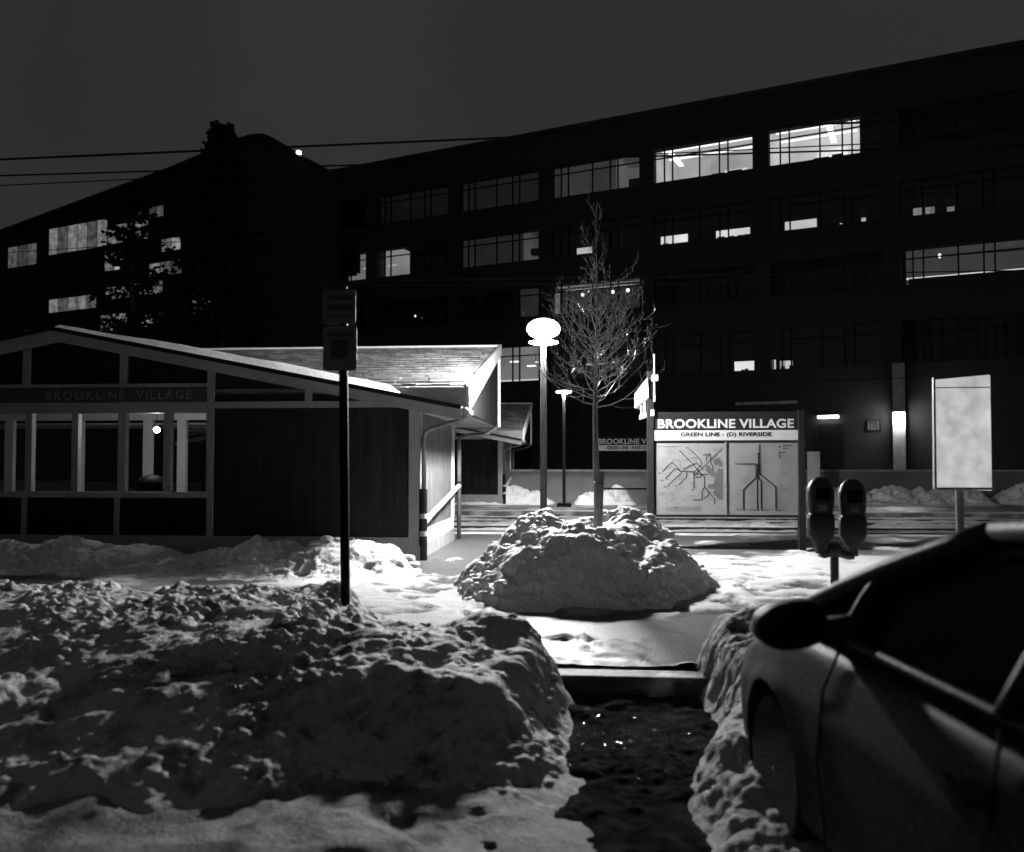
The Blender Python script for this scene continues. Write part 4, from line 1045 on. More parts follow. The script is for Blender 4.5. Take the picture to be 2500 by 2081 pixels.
# ================================================================== DOUBLE PARKING METER
def meter():
    Y = 6.45
    c = at(2037, 1340, Y)
    O = (c.x, Y, 0.0)
    r = empty('parking_meter', O, label='twin headed parking meter on one post beside the parked car', cat='parking meter')
    B = lambda: MB(O)
    zy = lambda py: at(2037, py, Y).z
    B().tube([(c.x, Y, -0.02), (c.x, Y, zy(1330))], 0.030, 14).build('post', M_METER, r, autos=40)
    # yoke
    pts = [(at(px, 1350, Y).x, Y, zy(py)) for px, py in ((2004, 1349), (2012, 1353), (2024, 1350), (2037, 1346), (2052, 1350), (2072, 1356), (2082, 1354))]
    B().tube(pts, [0.036, 0.034, 0.034, 0.040, 0.034, 0.034, 0.036], 12).build('yoke', M_METER, r, smooth=True)
    B().lathe((c.x, Y, zy(1358)), [(0.034, 0), (0.050, 0.02), (0.052, 0.06), (0.040, 0.095), (0.012, 0.108)], 18).build('hub', M_METER, r, autos=40)
    for px, dy, rot in ((2004, 0, 0.10), (2082, 5, -0.12)):
        hx = at(px, 1300, Y).x
        prof = [(1352, 0.034, 0.034), (1336, 0.036, 0.036), (1328, 0.050, 0.045), (1306, 0.090, 0.062), (1296, 0.095, 0.066), (1266, 0.096, 0.066), (1259, 0.090, 0.062), (1254, 0.082, 0.058), (1250, 0.084, 0.060),
                (1238, 0.089, 0.064), (1218, 0.094, 0.068), (1204, 0.096, 0.068), (1192, 0.092, 0.062), (1180, 0.078, 0.052), (1170, 0.054, 0.040), (1166, 0.034, 0.026), (1165, 0.01, 0.01)]
        rs = []
        n = 28
        cr, sr = math.cos(rot), math.sin(rot)
        for py, a, b in prof:
            ring = []
            for k in range(n):
                an = 2*math.pi*k/n; ca, sa = math.cos(an), math.sin(an)
                e = 0.62
                x = a*abs(ca)**e*(1 if ca >= 0 else -1); y = b*abs(sa)**e*(1 if sa >= 0 else -1)
                ring.append((hx+x*cr-y*sr, Y+x*sr+y*cr, zy(py+dy)))
            rs.append(ring)
        h = B().rings(rs).build('head', M_METER, r, autos=35)
        h['label'] = 'parking meter head with rounded dome'
        yy = Y-0.070
        B().box(hx-0.052, hx+0.052, yy-0.002, yy+0.02, zy(1222+dy), zy(1192+dy)).build('display_window', M_CGLASS, h, bevel=0.006)
        B().box(hx-0.030, hx+0.030, yy+0.000, yy+0.02, zy(1246+dy), zy(1230+dy)).build('coin_plate', M_STEEL, h, bevel=0.004)
        B().lathe((hx, yy+0.01, zy(1284+dy)), [(0.040, -0.012), (0.044, -0.004), (0.044, 0.02)], 18, ax='y').build('vault_door', M_METER, h, autos=40)
        B().box(hx-0.094, hx+0.094, Y-0.066, Y+0.066, zy(1258.5+dy), zy(1256+dy)).build('seam', M_BLACK, h, bevel=0.01)
meter()

# ================================================================== WHITE BOARD AT THE RIGHT, CABINET
Y = 6.9
p0, p1 = at(2280, 1192, Y), at(2420, 924, Y)
nbd = empty('notice_board', ((p0.x+p1.x)/2, Y, 0), label='frosted white board with added glow on a post at the right edge', cat='board')
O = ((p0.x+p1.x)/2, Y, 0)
MB(O).prism([(p0.x, Y-0.02, p0.z), (p1.x, Y-0.02+0.03, p0.z-0.02), (p1.x, Y+0.01, p1.z+0.03), (p0.x+0.006, Y-0.02, p1.z-0.01)], (0, 0.05, 0)).build('panel', emat('board_added_glow', 0.50, var=0.25, scale=7), nbd, bevel=0.008)  # added emission keeps the panel bright where no lamp reaches its face
for a_, b_, c_, d_ in ((p0.x-0.004, p0.x+0.012, p0.z-0.004, p1.z+0.006), (p0.x+0.014, p1.x, p0.z-0.012, p0.z+0.006), (p0.x+0.014, p1.x-0.004, p1.z-0.075, p1.z-0.068)):
    MB(O).box(a_, b_, Y-0.028, Y-0.006, c_, d_).build('frame_strip', M_STEEL, nbd)
MB(O).tube([((p0.x+p1.x)/2, Y+0.07, -0.05), ((p0.x+p1.x)/2, Y+0.07, p1.z-0.05)], 0.03, 10).build('post', M_STEEL, nbd, autos=40)
Y = 30.2
p0, p1 = at(1974, 1212, Y), at(1999, 1103, Y)
cb = empty('utility_cabinet', ((p0.x+p1.x)/2, Y, 0), label='tall narrow white cabinet on the far platform behind the left meter head', cat='cabinet')
O = ((p0.x+p1.x)/2, Y, 0)
MB(O).box(p0.x, p1.x, Y-0.15, Y+0.15, 0.12, p1.z).build('body', M_CAB, cb, bevel=0.01)
MB(O).box(p0.x+0.03, p1.x-0.03, Y-0.165, Y-0.151, 0.2, p1.z-0.06).build('door', M_CAB, cb, bevel=0.004)
MB(O).box(p0.x-0.06, p1.x+0.06, Y-0.2, Y+0.2, 0.0, 0.12).build('plinth', M_CONC, cb)

# ================================================================== PARKED CAR
def car():
    TH = math.radians(5.5)
    wl = Vector((0.79, 3.72))
    root_xy = (wl.x+0.86*math.cos(TH), wl.y+0.86*math.sin(TH))
    r = empty('parked_car', (root_xy[0], root_xy[1], -0.15), TH, label='dark salt stained car parked nose in to the snowy kerb', cat='car')
    ys = [0.92, 0.90, 0.85, 0.75, 0.6, 0.4, 0.15, -0.12, -0.6, -1.5, -2.5, -2.9, -3.2, -3.45, -3.6, -3.66]
    zt = [0.50, 0.58, 0.64, 0.70, 0.76, 0.83, 0.90, 0.955, 0.975, 0.99, 1.01, 1.01, 0.99, 0.94, 0.84, 0.6]
    wd = [0.52, 0.60, 0.68, 0.76, 0.815, 0.845, 0.858, 0.862, 0.865, 0.868, 0.862, 0.85, 0.83, 0.78, 0.70, 0.60]
    zb = [0.34, 0.30, 0.26, 0.22, 0.20, 0.19, 0.19, 0.19, 0.19, 0.19, 0.19, 0.19, 0.20, 0.22, 0.26, 0.34]
    yy = np.concatenate([np.arange(0.92, 0.6, -0.03), np.arange(0.6, -3.4, -0.035), np.arange(-3.4, -3.67, -0.03)])
    a = np.array(ys)[::-1]
    fz_ = lambda arr: np.interp(yy, a, np.array(arr)[::-1])
    ZT, WD, ZB = fz_(zt), fz_(wd), fz_(zb)
    def sm(v):
        for _ in range(3): v = np.concatenate([[v[0]], (v[:-2]+2*v[1:-1]+v[2:])/4, [v[-1]]])
        return v
    ZT, WD, ZB = sm(ZT), sm(WD), sm(ZB)
    prof = []            # (width factor, height fraction) from sill to centre line
    hs = np.concatenate([np.linspace(0, 0.90, 22)])
    for h in hs:
        wv = 0.965+0.035*math.sin(min(1, h/0.55)*math.pi/2)
        if h < 0.12: wv -= 0.05*(1-h/0.12)**2
        if h > 0.62: wv -= 0.050*((h-0.62)/0.28)**1.6
        if abs(h-0.66) < 0.03: wv += 0.006
        prof.append((wv, h))
    for t in np.linspace(0.1, 1, 10):
        an = t*math.pi/2
        prof.append((0.95*(1-0.22*math.sin(an)*1.0-(0.0)), 0.90+0.10*(1-math.cos(an))) if t < 0.35 else (0.95*(1-t)**1.0*1.25 if t > 0.35 else 0.9, 0.965+0.05*min(1, t)))
    prof = [p for p in prof if p[0] >= 0]
    # clean monotone top
    side = [p for p in prof if p[1] <= 0.9001]
    topc = [(0.925, 0.925), (0.89, 0.955), (0.83, 0.975), (0.70, 0.992), (0.5, 1.006), (0.25, 1.014), (0.0, 1.016)]
    prof = side+topc
    m = bmesh.new()
    wheels = [(0.0, 0.315, 0.365), (-2.62, 0.315, 0.36)]
    cols = []
    for i, y in enumerate(yy):
        row = []
        for sg in (-1, 1):
            for wv, h in (prof if sg == -1 else prof[-2::-1]):
                x = sg*WD[i]*wv; z = ZB[i]+(ZT[i]-ZB[i])*h
                # flared arches
                for wy, wz, R in wheels:
                    dd = math.hypot(y-wy, z-wz)
                    if wv > 0.85 and dd < R+0.10 and z < 0.8: x += sg*0.018*max(0, 1-abs(dd-R-0.01)/0.07)
                row.append(m.verts.new((x, y, z)))
        cols.append(row)
    n = len(cols[0])
    for i in range(len(cols)-1):
        for k in range(n-1):
            m.faces.new((cols[i][k], cols[i+1][k], cols[i+1][k+1], cols[i][k+1]))
    for e in (0, -1): m.faces.new(cols[e])
    # wheel openings
    kill = []
    for f in m.faces:
        c = f.calc_center_median()
        for wy, wz, R in wheels:
            if abs(c.x) > 0.6 and math.hypot(c.y-wy, c.z-wz) < R and len(f.verts) == 4: kill.append(f); break
    bmesh.ops.delete(m, geom=kill, context='FACES')
    for v in m.verts:
        if any(len(e.link_faces) == 1 for e in v.link_edges):
            for wy, wz, R in wheels:
                d = math.hypot(v.co.y-wy, v.co.z-wz)
                if abs(v.co.x) > 0.6 and abs(d-R) < 0.06 and d > 0 and v.co.z > 0.2:
                    v.co.y = wy+(v.co.y-wy)*R/d; v.co.z = wz+(v.co.z-wz)*R/d
    bmesh.ops.recalc_face_normals(m, faces=m.faces)
    me = bpy.data.meshes.new('body'); m.to_mesh(me); m.free()
    body = link_mesh('body', me, M_PAINT, r, True)
    # wheel wells
    for wy, wz, R in wheels:
        for sg in (-1, 1):
            g = MB(); pts0 = []; pts1 = []
            for k in range(17):
                an = math.pi*(-0.12+1.24*k/16)
                pts0.append((sg*0.845, wy+R*math.cos(an), wz+R*math.sin(an))); pts1.append((sg*0.60, wy+R*math.cos(an), wz+R*math.sin(an)))
            vs = pts0+pts1
            g.add(vs, [(k, k+1, 18+k-0, 17+k) for k in range(16)]+[tuple(range(17, 34))])
            g.build('wheel_well', M_PLAST, r, fix=False)
            w = MB().lathe((sg*0.75, wy, wz), [(0.20, -0.10), (0.29, -0.10), (0.312, -0.07), (0.315, 0.0), (0.312, 0.07), (0.29, 0.10), (0.20, 0.10)], 36, ax='x').build('tyre', M_TYRE, r, autos=40)
            hub = MB().lathe((sg*0.75, wy, wz), [(0.20, 0.0), (0.205, sg*0.085), (0.195, sg*0.098), (0.17, sg*0.088), (0.06, sg*0.098), (0.01, sg*0.10)], 36, ax='x').build('wheel_cover', M_HUB, w, autos=30)
            for k in range(7):
                an = 2*math.pi*k/7
                MB().lathe((sg*0.838, wy+0.12*math.cos(an), wz+0.12*math.sin(an)), [(0.028, 0.0), (0.028, sg*0.006)], 10, ax='x').build('slot', M_PLAST, hub)
    # greenhouse
    bl = {'fc': (0, 0.20, 0.965), 'f': (0.775, -0.06, 0.955), 'q': (0.800, -0.66, 0.985), 'b': (0.812, -1.62, 1.00), 'r': (0.80, -2.55, 1.015), 'k': (0.70, -2.98, 1.02), 'kc': (0, -3.15, 1.02)}
    rf = {'fc': (0, -1.02, 1.445), 'f': (0.585, -1.20, 1.405), 'b': (0.610, -1.72, 1.425), 'r': (0.600, -2.35, 1.405), 'k': (0.56, -2.52, 1.395), 'kc': (0, -2.66, 1.405)}
    def lerp(p, q, t): return tuple(p[i]+(q[i]-p[i])*t for i in range(3))
    def S(p, sg): return (p[0]*sg, p[1], p[2])
    def patch(nm, corners, bulge, parent, material, nu=10, nv=8, eps=0.0):
        a, b, c, d = [Vector(q) for q in corners]
        nrm = (b-a).cross(d-a); nrm.normalize()
        g = MB(); vs = []
        for j in range(nv+1):
            for i in range(nu+1):
                u, v = i/nu, j/nv
                p = a*(1-u)*(1-v)+b*u*(1-v)+c*u*v+d*(1-u)*v
                vs.append(p+nrm*(bulge*4*u*(1-u)*0.6+bulge*4*v*(1-v)*0.4+eps))
        g.add(vs, [(j*(nu+1)+i, j*(nu+1)+i+1, (j+1)*(nu+1)+i+1, (j+1)*(nu+1)+i) for j in range(nv) for i in range(nu)])
        return g.build(nm, material, parent, smooth=True, fix=False)
    ws = patch('windscreen', [S(bl['f'], -1), S(bl['f'], 1), S(rf['f'], 1), S(rf['f'], -1)], 0.0, r, M_CGLASS)
    for v in ws.data.vertices:                    # bow the windscreen forward at its middle
        t = 1-(v.co.x/0.78)**2; v.co.y += 0.22*t
        v.co.z += 0.03*t
    rw_ = patch('rear_window', [S(bl['k'], 1), S(bl['k'], -1), S(rf['k'], -1), S(rf['k'], 1)], 0.0, r, M_CGLASS)
    for v in rw_.data.vertices: v.co.y -= 0.14*(1-(v.co.x/0.72)**2)
    for sg in (-1, 1):
        jq = lerp(bl['f'], rf['f'], 0.53)
        # side glass: quarter light, front door, rear door, rear quarter
        def tri(nm, pts):
            g = MB(); g.add([S(p, sg) for p in pts], [tuple(range(len(pts)))]); return g.build(nm, M_CGLASS, r, fix=False)
        tri('quarter_light', [bl['f'], bl['q'], jq])
        patch('door_glass', [S(bl['q'], sg), S(bl['b'], sg), S(rf['b'], sg), S(jq, sg)], 0.012*sg, r, M_CGLASS)
        tri('door_glass', [jq, rf['b'], rf['f']])
        patch('door_glass', [S(bl['b'], sg), S(bl['r'], sg), S(rf['r'], sg), S(rf['b'], sg)], 0.012*sg, r, M_CGLASS)
        tri('rear_quarter_panel', [bl['r'], bl['k'], rf['k'], rf['r']]).data.materials[0] = M_PAINT
        def pillar(nm, p, q, ra, rb, material=M_PAINT, flat=1.0):
            n_ = 8; pts = [Vector(S(lerp(p, q, t), sg)) for t in np.linspace(0, 1, n_)]
            for i, v in enumerate(pts): v.z += 0.022*math.sin(math.pi*i/(n_-1))
            return MB().tube(pts, list(np.linspace(ra, rb, n_)), 10).build(nm, material, r, smooth=True)
        pillar('windscreen_pillar', (0.785, 0.02, 0.935), rf['f'], 0.040, 0.036)
        pillar('quarter_pillar', bl['q'], jq, 0.030, 0.026, M_PLAST)
        pillar('door_pillar', bl['b'], rf['b'], 0.034, 0.030, M_PLAST)
        pillar('rear_pillar', bl['r'], rf['r'], 0.034, 0.030, M_PLAST)
        rail = [Vector(S(p, sg)) for p in (rf['f'], lerp(rf['f'], rf['b'], .5), rf['b'], lerp(rf['b'], rf['r'], .5), rf['r'], rf['k'])]
        for i, v in enumerate(rail): v.z += (0, .012, .008, .012, .006, 0)[i]
        MB().tube(rail, 0.034, 10).build('roof_rail', M_PAINT, r, smooth=True)
        belt = [Vector(S(p, sg)) for p in (lerp(bl['f'], bl['q'], 0.1), bl['q'], bl['b'], bl['r'], bl['k'])]
        MB().tube(belt, 0.016, 8).build('belt_moulding', M_PAINT, r, smooth=True)
        # door seams, handle, side moulding
        MB().tube([(sg*0.866, -0.62, 0.28), (sg*0.872, -0.56, 0.55), (sg*0.862, -0.60, 0.80), (sg*0.82, -0.66, 0.96)], 0.006, 5).build('door_seam', M_PLAST, r)
        MB().tube([(sg*0.866, -1.66, 0.24), (sg*0.872, -1.64, 0.55), (sg*0.862, -1.63, 0.80), (sg*0.825, -1.62, 0.98)], 0.006, 5).build('door_seam', M_PLAST, r)
        MB().tube([(sg*0.866, -1.45, 0.80), (sg*0.895, -1.47, 0.805), (sg*0.895, -1.60, 0.805), (sg*0.866, -1.62, 0.80)], 0.014, 8).build('door_handle', M_PLAST, r, smooth=True)
        # door mirror: deep rounded shell on a sail
        if True:
            rs = []
            c = Vector((sg*0.985, -0.60, 1.035))
            for t, a_, b_, dx in ((-1.0, 0.01, 0.008, -0.03), (-0.93, 0.062, 0.040, -0.02), (-0.75, 0.102, 0.064, -0.008), (-0.45, 0.122, 0.078, 0.0), (0.0, 0.130, 0.084, 0.0), (0.55, 0.128, 0.085, 0.0), (0.9, 0.122, 0.082, 0.0), (1.0, 0.112, 0.072, 0.0)):
                ring = []
                for k in range(24):
                    an = 2*math.pi*k/24; ca, sa = math.cos(an), math.sin(an)
                    e = 0.72
                    xx_ = a_*abs(ca)**e*(1 if ca > 0 else -1); zz_ = b_*abs(sa)**e*(1 if sa > 0 else -1)
                    if xx_*sg > 0: zz_ *= 1-0.30*(abs(xx_)/0.13)**2
                    ring.append((c.x+xx_+dx*0, c.y-t*0.075+0.02*(1 if xx_*sg < 0 else -0.6)*abs(xx_)/0.13, c.z+zz_-0.012*(xx_*sg)/0.13))
                rs.append(ring)
            mir = MB().rings(rs).build('door_mirror', M_PLAST, r, autos=50)
            MB().rings([[(c.x+0.104*math.cos(an)*1.0, c.y-0.0765, c.z+0.064*math.sin(an)) for an in np.linspace(0, 2*math.pi, 20, endpoint=False)], [(c.x+0.104*math.cos(an), c.y-0.079, c.z+0.064*math.sin(an)) for an in np.linspace(0, 2*math.pi, 20, endpoint=False)]]).build('mirror_glass', mat('mirror_glass', 0.02, 0.1, 0.1, bump=0.0), mir)
            MB().rings([[(sg*0.79, -0.50, 0.955), (sg*0.79, -0.69, 0.965), (sg*0.775, -0.68, 1.08), (sg*0.785, -0.57, 1.05)], [(sg*0.90, -0.56, 0.985), (sg*0.90, -0.66, 0.985), (sg*0.90, -0.66, 1.05), (sg*0.90, -0.57, 1.05)]]).build('mirror_arm', M_PLAST, mir, bevel=0.006)
        # lights
        hl = MB(); 
        hl.rings([[(sg*0.42, 0.90, 0.55), (sg*0.70, 0.79, 0.55), (sg*0.72, 0.74, 0.66), (sg*0.44, 0.86, 0.655)], [(sg*0.42, 0.915, 0.555), (sg*0.70, 0.81, 0.555), (sg*0.715, 0.765, 0.65), (sg*0.44, 0.88, 0.65)]]).build('headlight', mat('headlamp_lens', 0.3, 0.15, 0.1, bump=0.0), r, bevel=0.01)
        MB().rings([[(sg*0.45, -3.63, 0.70), (sg*0.70, -3.55, 0.70), (sg*0.70, -3.52, 0.86), (sg*0.45, -3.58, 0.86)], [(sg*0.45, -3.68, 0.70), (sg*0.73, -3.58, 0.70), (sg*0.73, -3.54, 0.86), (sg*0.45, -3.62, 0.86)]]).build('tail_light', mat('tail_lens', 0.06, 0.2, 0.1, bump=0.0), r, bevel=0.01)
    # roof panel
    g = MB(); vs = []
    ry = [(-1.02, 0.0), (-1.20, 1.0)]
    nu, nv = 14, 12
    for j in range(nv+1):
        v = j/nv
        for i in range(nu+1):
            u = 2*i/nu-1
            yf = -1.02-0.18*u*u; yb = -2.66+0.14*u*u
            y = yf+(yb-yf)*v
            w = 0.588+0.03*math.sin(math.pi*v)
            z = 1.412+0.045*(1-u*u)+0.02*math.sin(math.pi*v)
            vs.append((u*w, y, z))
    g.add(vs, [(j*(nu+1)+i, j*(nu+1)+i+1, (j+1)*(nu+1)+i+1, (j+1)*(nu+1)+i) for j in range(nv) for i in range(nu)])
    g.build('roof', M_PAINT, r, smooth=True)
    MB().box(-0.30, 0.30, 0.88, 0.915, 0.44, 0.52).build('grille', M_PLAST, r, bevel=0.008)
    for sg in (-0.35, 0.28):
        MB().tube([(sg, 0.17, 0.965), (sg+0.02, 0.15, 0.985), (sg+0.45, 0.07, 1.01)], 0.009, 6).build('wiper', M_PLAST, r)
car()

# ================================================================== OFFICE BUILDING BEHIND
FA = Frame((0, 46.2, 0), -21.5)
def office():
    r = empty('office_building', FA.o, FA.a, label='big dark brick office building with rows of partly lit ribbon windows', cat='building')
    B = lambda: MB()
    S0, S1 = -26.0, 40.0
    rows = [(16.06, 17.80), (12.78, 14.45), (9.62, 11.26), (6.03, 7.98), (2.6, 2.6)]
    ZTOP = 19.75
    per, off, pier = 5.83, -1.76, 0.78
    # spandrels
    zz = [0.0]
    bands = []
    for a, b in sorted(rows[:4]): zz += [a, b]
    zz.append(ZTOP)
    for i in range(0, len(zz), 2):
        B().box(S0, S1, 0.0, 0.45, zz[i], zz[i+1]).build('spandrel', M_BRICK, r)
        B().box(S0, S1, 0.452, 4.6, zz[i]+0.6 if i else zz[i], zz[i+1]-0.02 if i == 8 else zz[i+1]-0.6).build('floor_slab', M_ROOM, r)
    B().box(S0, S1, -0.12, 0.6, ZTOP, ZTOP+0.18).build('parapet', M_ROOFD, r)
    B().box(S0+0.5, S1-0.5, 4.62, 22, 0.0, ZTOP-0.2).build('core', M_ROOM, r)
    B().box(S0, S1, 0.602, 22.2, ZTOP-0.02, ZTOP+0.06).build('roof', M_ROOFD, r)
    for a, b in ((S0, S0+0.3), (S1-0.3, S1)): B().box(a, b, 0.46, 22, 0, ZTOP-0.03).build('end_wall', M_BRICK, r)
    k0, k1 = -4, 6
    bays = []
    for k in range(k0, k1+1):
        a = off+per*k
        bays.append((k, a, a+per-pier))
        for (z0, z1) in rows[:4]:
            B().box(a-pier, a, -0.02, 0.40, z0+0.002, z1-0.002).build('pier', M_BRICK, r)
    B().box(S0+0.3, off+per*k0-pier-0.002, -0.01, 0.4, 6, 17.8).build('pier', M_BRICK, r)
    B().box(off+per*(k1+1)-pier+0.002, S1-0.3, -0.01, 0.4, 6, 17.8).build('pier', M_BRICK, r)
    fr = [0.0, 0.105, 0.19, 0.47, 0.67, 0.755, 1.0]
    def window(row, k, a, b, parts=True):
        z0, z1 = rows[row]
        w = B()
        for f in fr[1:-1]: w.box(a+(b-a)*f-0.035, a+(b-a)*f+0.035, 0.12, 0.20, z0+0.003, z1-0.003)
        zt_ = z0+(z1-z0)*0.74
        w.box(a+0.002, b-0.002, 0.125, 0.195, zt_-0.03, zt_+0.03)
        fo = w.build('window', M_MULL, r)
        for f, g in zip(fr[:-1], fr[1:]):
            B().box(a+(b-a)*f+0.036, a+(b-a)*g-0.036, 0.150, 0.158, z0+0.004, z1-0.004).build('pane', GLASS, fo)
        return fo
    def room(a, b, z0, z1, lv, dep=3.6, wall=True):
        """an open-fronted lit room behind the glass: back wall, side walls and ceiling"""
        g = B(); y0, y1 = 0.5, dep
        g.quad((a, y1, z0-0.5), (b, y1, z0-0.5), (b, y1, z1+0.25), (a, y1, z1+0.25))
        g.quad((a, y0, z0-0.5), (a, y1, z0-0.5), (a, y1, z1+0.25), (a, y0, z1+0.25))
        g.quad((b, y0, z0-0.5), (b, y1, z0-0.5), (b, y1, z1+0.25), (b, y0, z1+0.25))
        g.quad((a, y0, z1+0.25), (b, y0, z1+0.25), (b, y1, z1+0.25), (a, y1, z1+0.25))
        g.quad((a, y0, z0-0.5), (b, y0, z0-0.5), (b, y1, z0-0.5), (a, y1, z0-0.5))
        g.build('lit_room', emat('room_glow_%03d' % int(lv*1000), lv, var=0.22, scale=0.5), r, fix=False)
    def strip(x0, x1, y0, y1, z, st=3.0):
        B().box(x0, x1, y0, y1, z-0.06, z).build('ceiling_light', emat('office_tube_%d' % int(st*10), st), r)
    def desk(x0, x1, z0, z1, y=0.8):
        B().box(x0, x1, y, y+0.4, z0, z1).build('cabinet', M_FURN, r)
    def blind(x0, x1, z0, z1, y=0.32):
        B().box(x0, x1, y, y+0.02, z0, z1).build('blind', mat('blind_fabric', 0.035, 0.9, 0.2, bump=0.0), r)
    for row in range(4):
        for k, a, b in bays:
            if k in (-4, -3) and row > 1: continue
            window(row, k, a, b)
            # partitions between rooms so that light stays inside
            B().box(a-pier+0.02, a-0.02, 0.42, 4.6, rows[row][0]-0.6, rows[row][1]+0.6).build('partition', M_ROOM, r)
    bay = {k: (a, b) for k, a, b in bays}
    # top floor: two bright rooms and a dim one
    for k, lv in ((0, 0.035), (1, 0.42), (2, 0.60), (-1, 0.010), (-2, 0.005)):
        a, b = bay[k]; z0, z1 = rows[0]
        if k == 2: b = FA.px(2097, 372)[0]
        room(a, b, z0, z1, lv)
        if lv > 0.3:
            for y in (0.9, 2.2): strip(a+0.2, b-0.2, y, y+0.14, z1+0.2, 1.6)
            strip(a+0.5 if k == 1 else a+2.6, a+0.75 if k == 1 else a+2.85, 0.8, 3.2, z1+0.12, 3.0)
    a, b = bay[1]; z0, z1 = rows[0]
    def panel(x0, x1, za, zb, y, lv):
        B().box(x0, x1, y, y+0.05, za, zb).build('partition_panel', emat('panel_glow_%03d' % int(lv*1000), lv, var=0.2, scale=1.5), r)
    panel(a+1.1, a+2.2, z0, z0+1.0, 3.0, 0.22); panel(a+2.4, a+2.9, z0, z0+1.5, 2.6, 0.30); panel(a+0.05, a+0.9, z0+0.55, z0+0.95, 3.2, 0.95); panel(a+3.0, a+4.2, z0, z0+1.2, 3.2, 0.75)
    desk(a+2.85, a+3.45, z0, z0+0.30); desk(a+3.65, a+4.35, z0, z0+0.34); desk(a+0.9, a+1.1, z0+0.1, z0+0.7, 2.2)
    a, b = bay[2]
    panel(a+0.4, a+1.6, z0+0.2, z0+1.1, 3.2, 0.42); panel(a+1.9, a+3.4, z0+0.7, z0+1.5, 3.2, 0.95)
    desk(a+2.0, a+2.7, z0, z0+0.32); desk(a+2.85, a+3.35, z0, z0+0.38)
    blind(FA.px(2097, 372)[0]+0.02, b, z0, z1)
    a, b = bay[0]
    desk(a+4.0, a+4.9, z0, z0+0.9, 1.4); room(a+3.6, a+4.9, z0, z1, 0.10, 2.8)
    # second row: blinds down with a lit slot beneath
    def slots(k, row, lst, dark=0.004):
        """blinds down over a whole bay, with lit gaps along the sill"""
        z0, z1 = rows[row]; a, b = bay[k]; out = []
        x = a
        for px0, px1, py, hgt, lv in lst:
            x0, x1 = FA.px(px0, py, 0.3)[0], FA.px(px1, py, 0.3)[0]
            if x0 > x: blind(x, x0, z0-0.02, z1)
            blind(x0+0.002, x1-0.002, z0+hgt, z1)
            room(x0-0.3, x1+0.3, z0+0.02, z0+hgt+0.25, lv, 1.3)
            out.append((x0, x1, z0)); x = x1
        if x < b: blind(x, b, z0-0.02, z1)
        return out
    slots(0, 1, [(1408, 1447, 612, 0.42, 0.5)])
    o = slots(1, 1, [(1613, 1679, 585, 0.50, 0.8), (1748, 1831, 567, 0.46, 0.8)])
    x0, x1, z0 = o[0]; desk(x0, x0+0.3, z0, z0+0.2, 0.6); strip(x0+0.6, x0+0.95, 0.8, 0.9, z0+0.18, 3)
    x0, x1, z0 = o[1]; desk(x0, x0+0.35, z0, z0+0.22, 0.6)
    for f in (0.36, 0.60, 0.76, 0.90): desk(x0+(x1-x0)*f, x0+(x1-x0)*f+0.22, z0, z0+0.2, 0.6)
    slots(2, 1, [(1916, 1994, 548, 0.50, 0.55), (2050, 2056, 540, 0.12, 0.8), (2103, 2114, 535, 0.26, 0.5)])
    slots(3, 1, [(2228, 2253, 510, 0.42, 0.26), (2259, 2282, 510, 0.40, 0.16), (2312, 2330, 505, 0.3, 0.2)])
    for k, lv in ((-1, 0.016),):
        a, b = bay[k]; room(a, b, *rows[1], lv)
    a, b = bay[-1]; room(a+3.9, b, *rows[1], 0.06, 3.0); desk(a+4.1, b, rows[1][0]+0.55, rows[1][0]+0.9, 1.0)
    a, b = bay[-3]                                              # pair of lit windows far left
    for p0, p1, lv in ((868, 909, 0.16), (928, 957, 0.22)):
        x0, x1 = FA.px(p0, 655)[0], FA.px(p1, 655)[0]
        room(x0, x1, rows[1][0], rows[1][1], lv, 2.0); strip(x0, x1, 0.8, 0.9, rows[1][0]+0.9, 0.45)
    x0, x1 = FA.px(840, 680)[0], FA.px(862, 680)[0]; room(x0, x1, rows[1][0], rows[1][0]+0.3, 0.16, 1.5); blind(x0-0.3, x1+0.05, rows[1][0]+0.35, rows[1][1])
    # third row: room with three globe lights and a pale curtain
    a, b = bay[0]; z0, z1 = rows[2]
    room(a, b, z0, z1, 0.022)
    strip(a+0.1, b-0.05, 0.7, 0.80, z1-0.02, 0.20); strip(a+0.1, b-0.05, 1.8, 1.95, z1+0.02, 0.35)
    B().box(a+0.02, a+0.28, 0.45, 0.50, z0, z1-0.35).build('curtain', emat('lit_curtain', 0.14, var=0.5, scale=5), r)
    for px, py in ((1423, 720), (1496, 713), (1533, 709)):
        x, z = FA.px(px, py, 1.2)
        g = MB().lathe((x, 1.2, z), [(0.005, -0.10), (0.07, -0.07), (0.10, 0), (0.07, 0.07), (0.005, 0.10)], 14).build('globe_light', emat('office_globe', 2.2), r, smooth=True)
        B().tube([(x, 1.2, z+0.1), (x, 1.2, z1+0.24)], 0.012, 5).build('light_stem', M_MULL, g)
    a, b = bay[-1]; room(a+3.6, b-0.2, z0, z1, 0.022, 2.5)
    a, b = bay[3]                                               # lit room at the right edge
    x0, x1 = FA.px(2212, 690)[0], bay[3][1]
    x1 = max(x1, x0+3.0)
    room(x0, x1, z0, z1, 0.045); strip(x0, x1, 0.9, 1.0, z0+0.48, 0.9); desk(x0+0.1, x1, z0+0.02, z0+0.40, 0.7)
    g = FA.px(2294, 625, 1.0); MB().lathe((g[0], 1.0, g[1]), [(0.01, -0.12), (0.09, 0), (0.01, 0.12)], 12).build('globe_light', emat('office_globe', 2.2), r, smooth=True)
    # fourth row
    z0, z1 = rows[3]; a, b = bay[-1]
    x0, x1 = FA.px(1215, 900)[0], b
    room(a, b, z0, z1, 0.17)
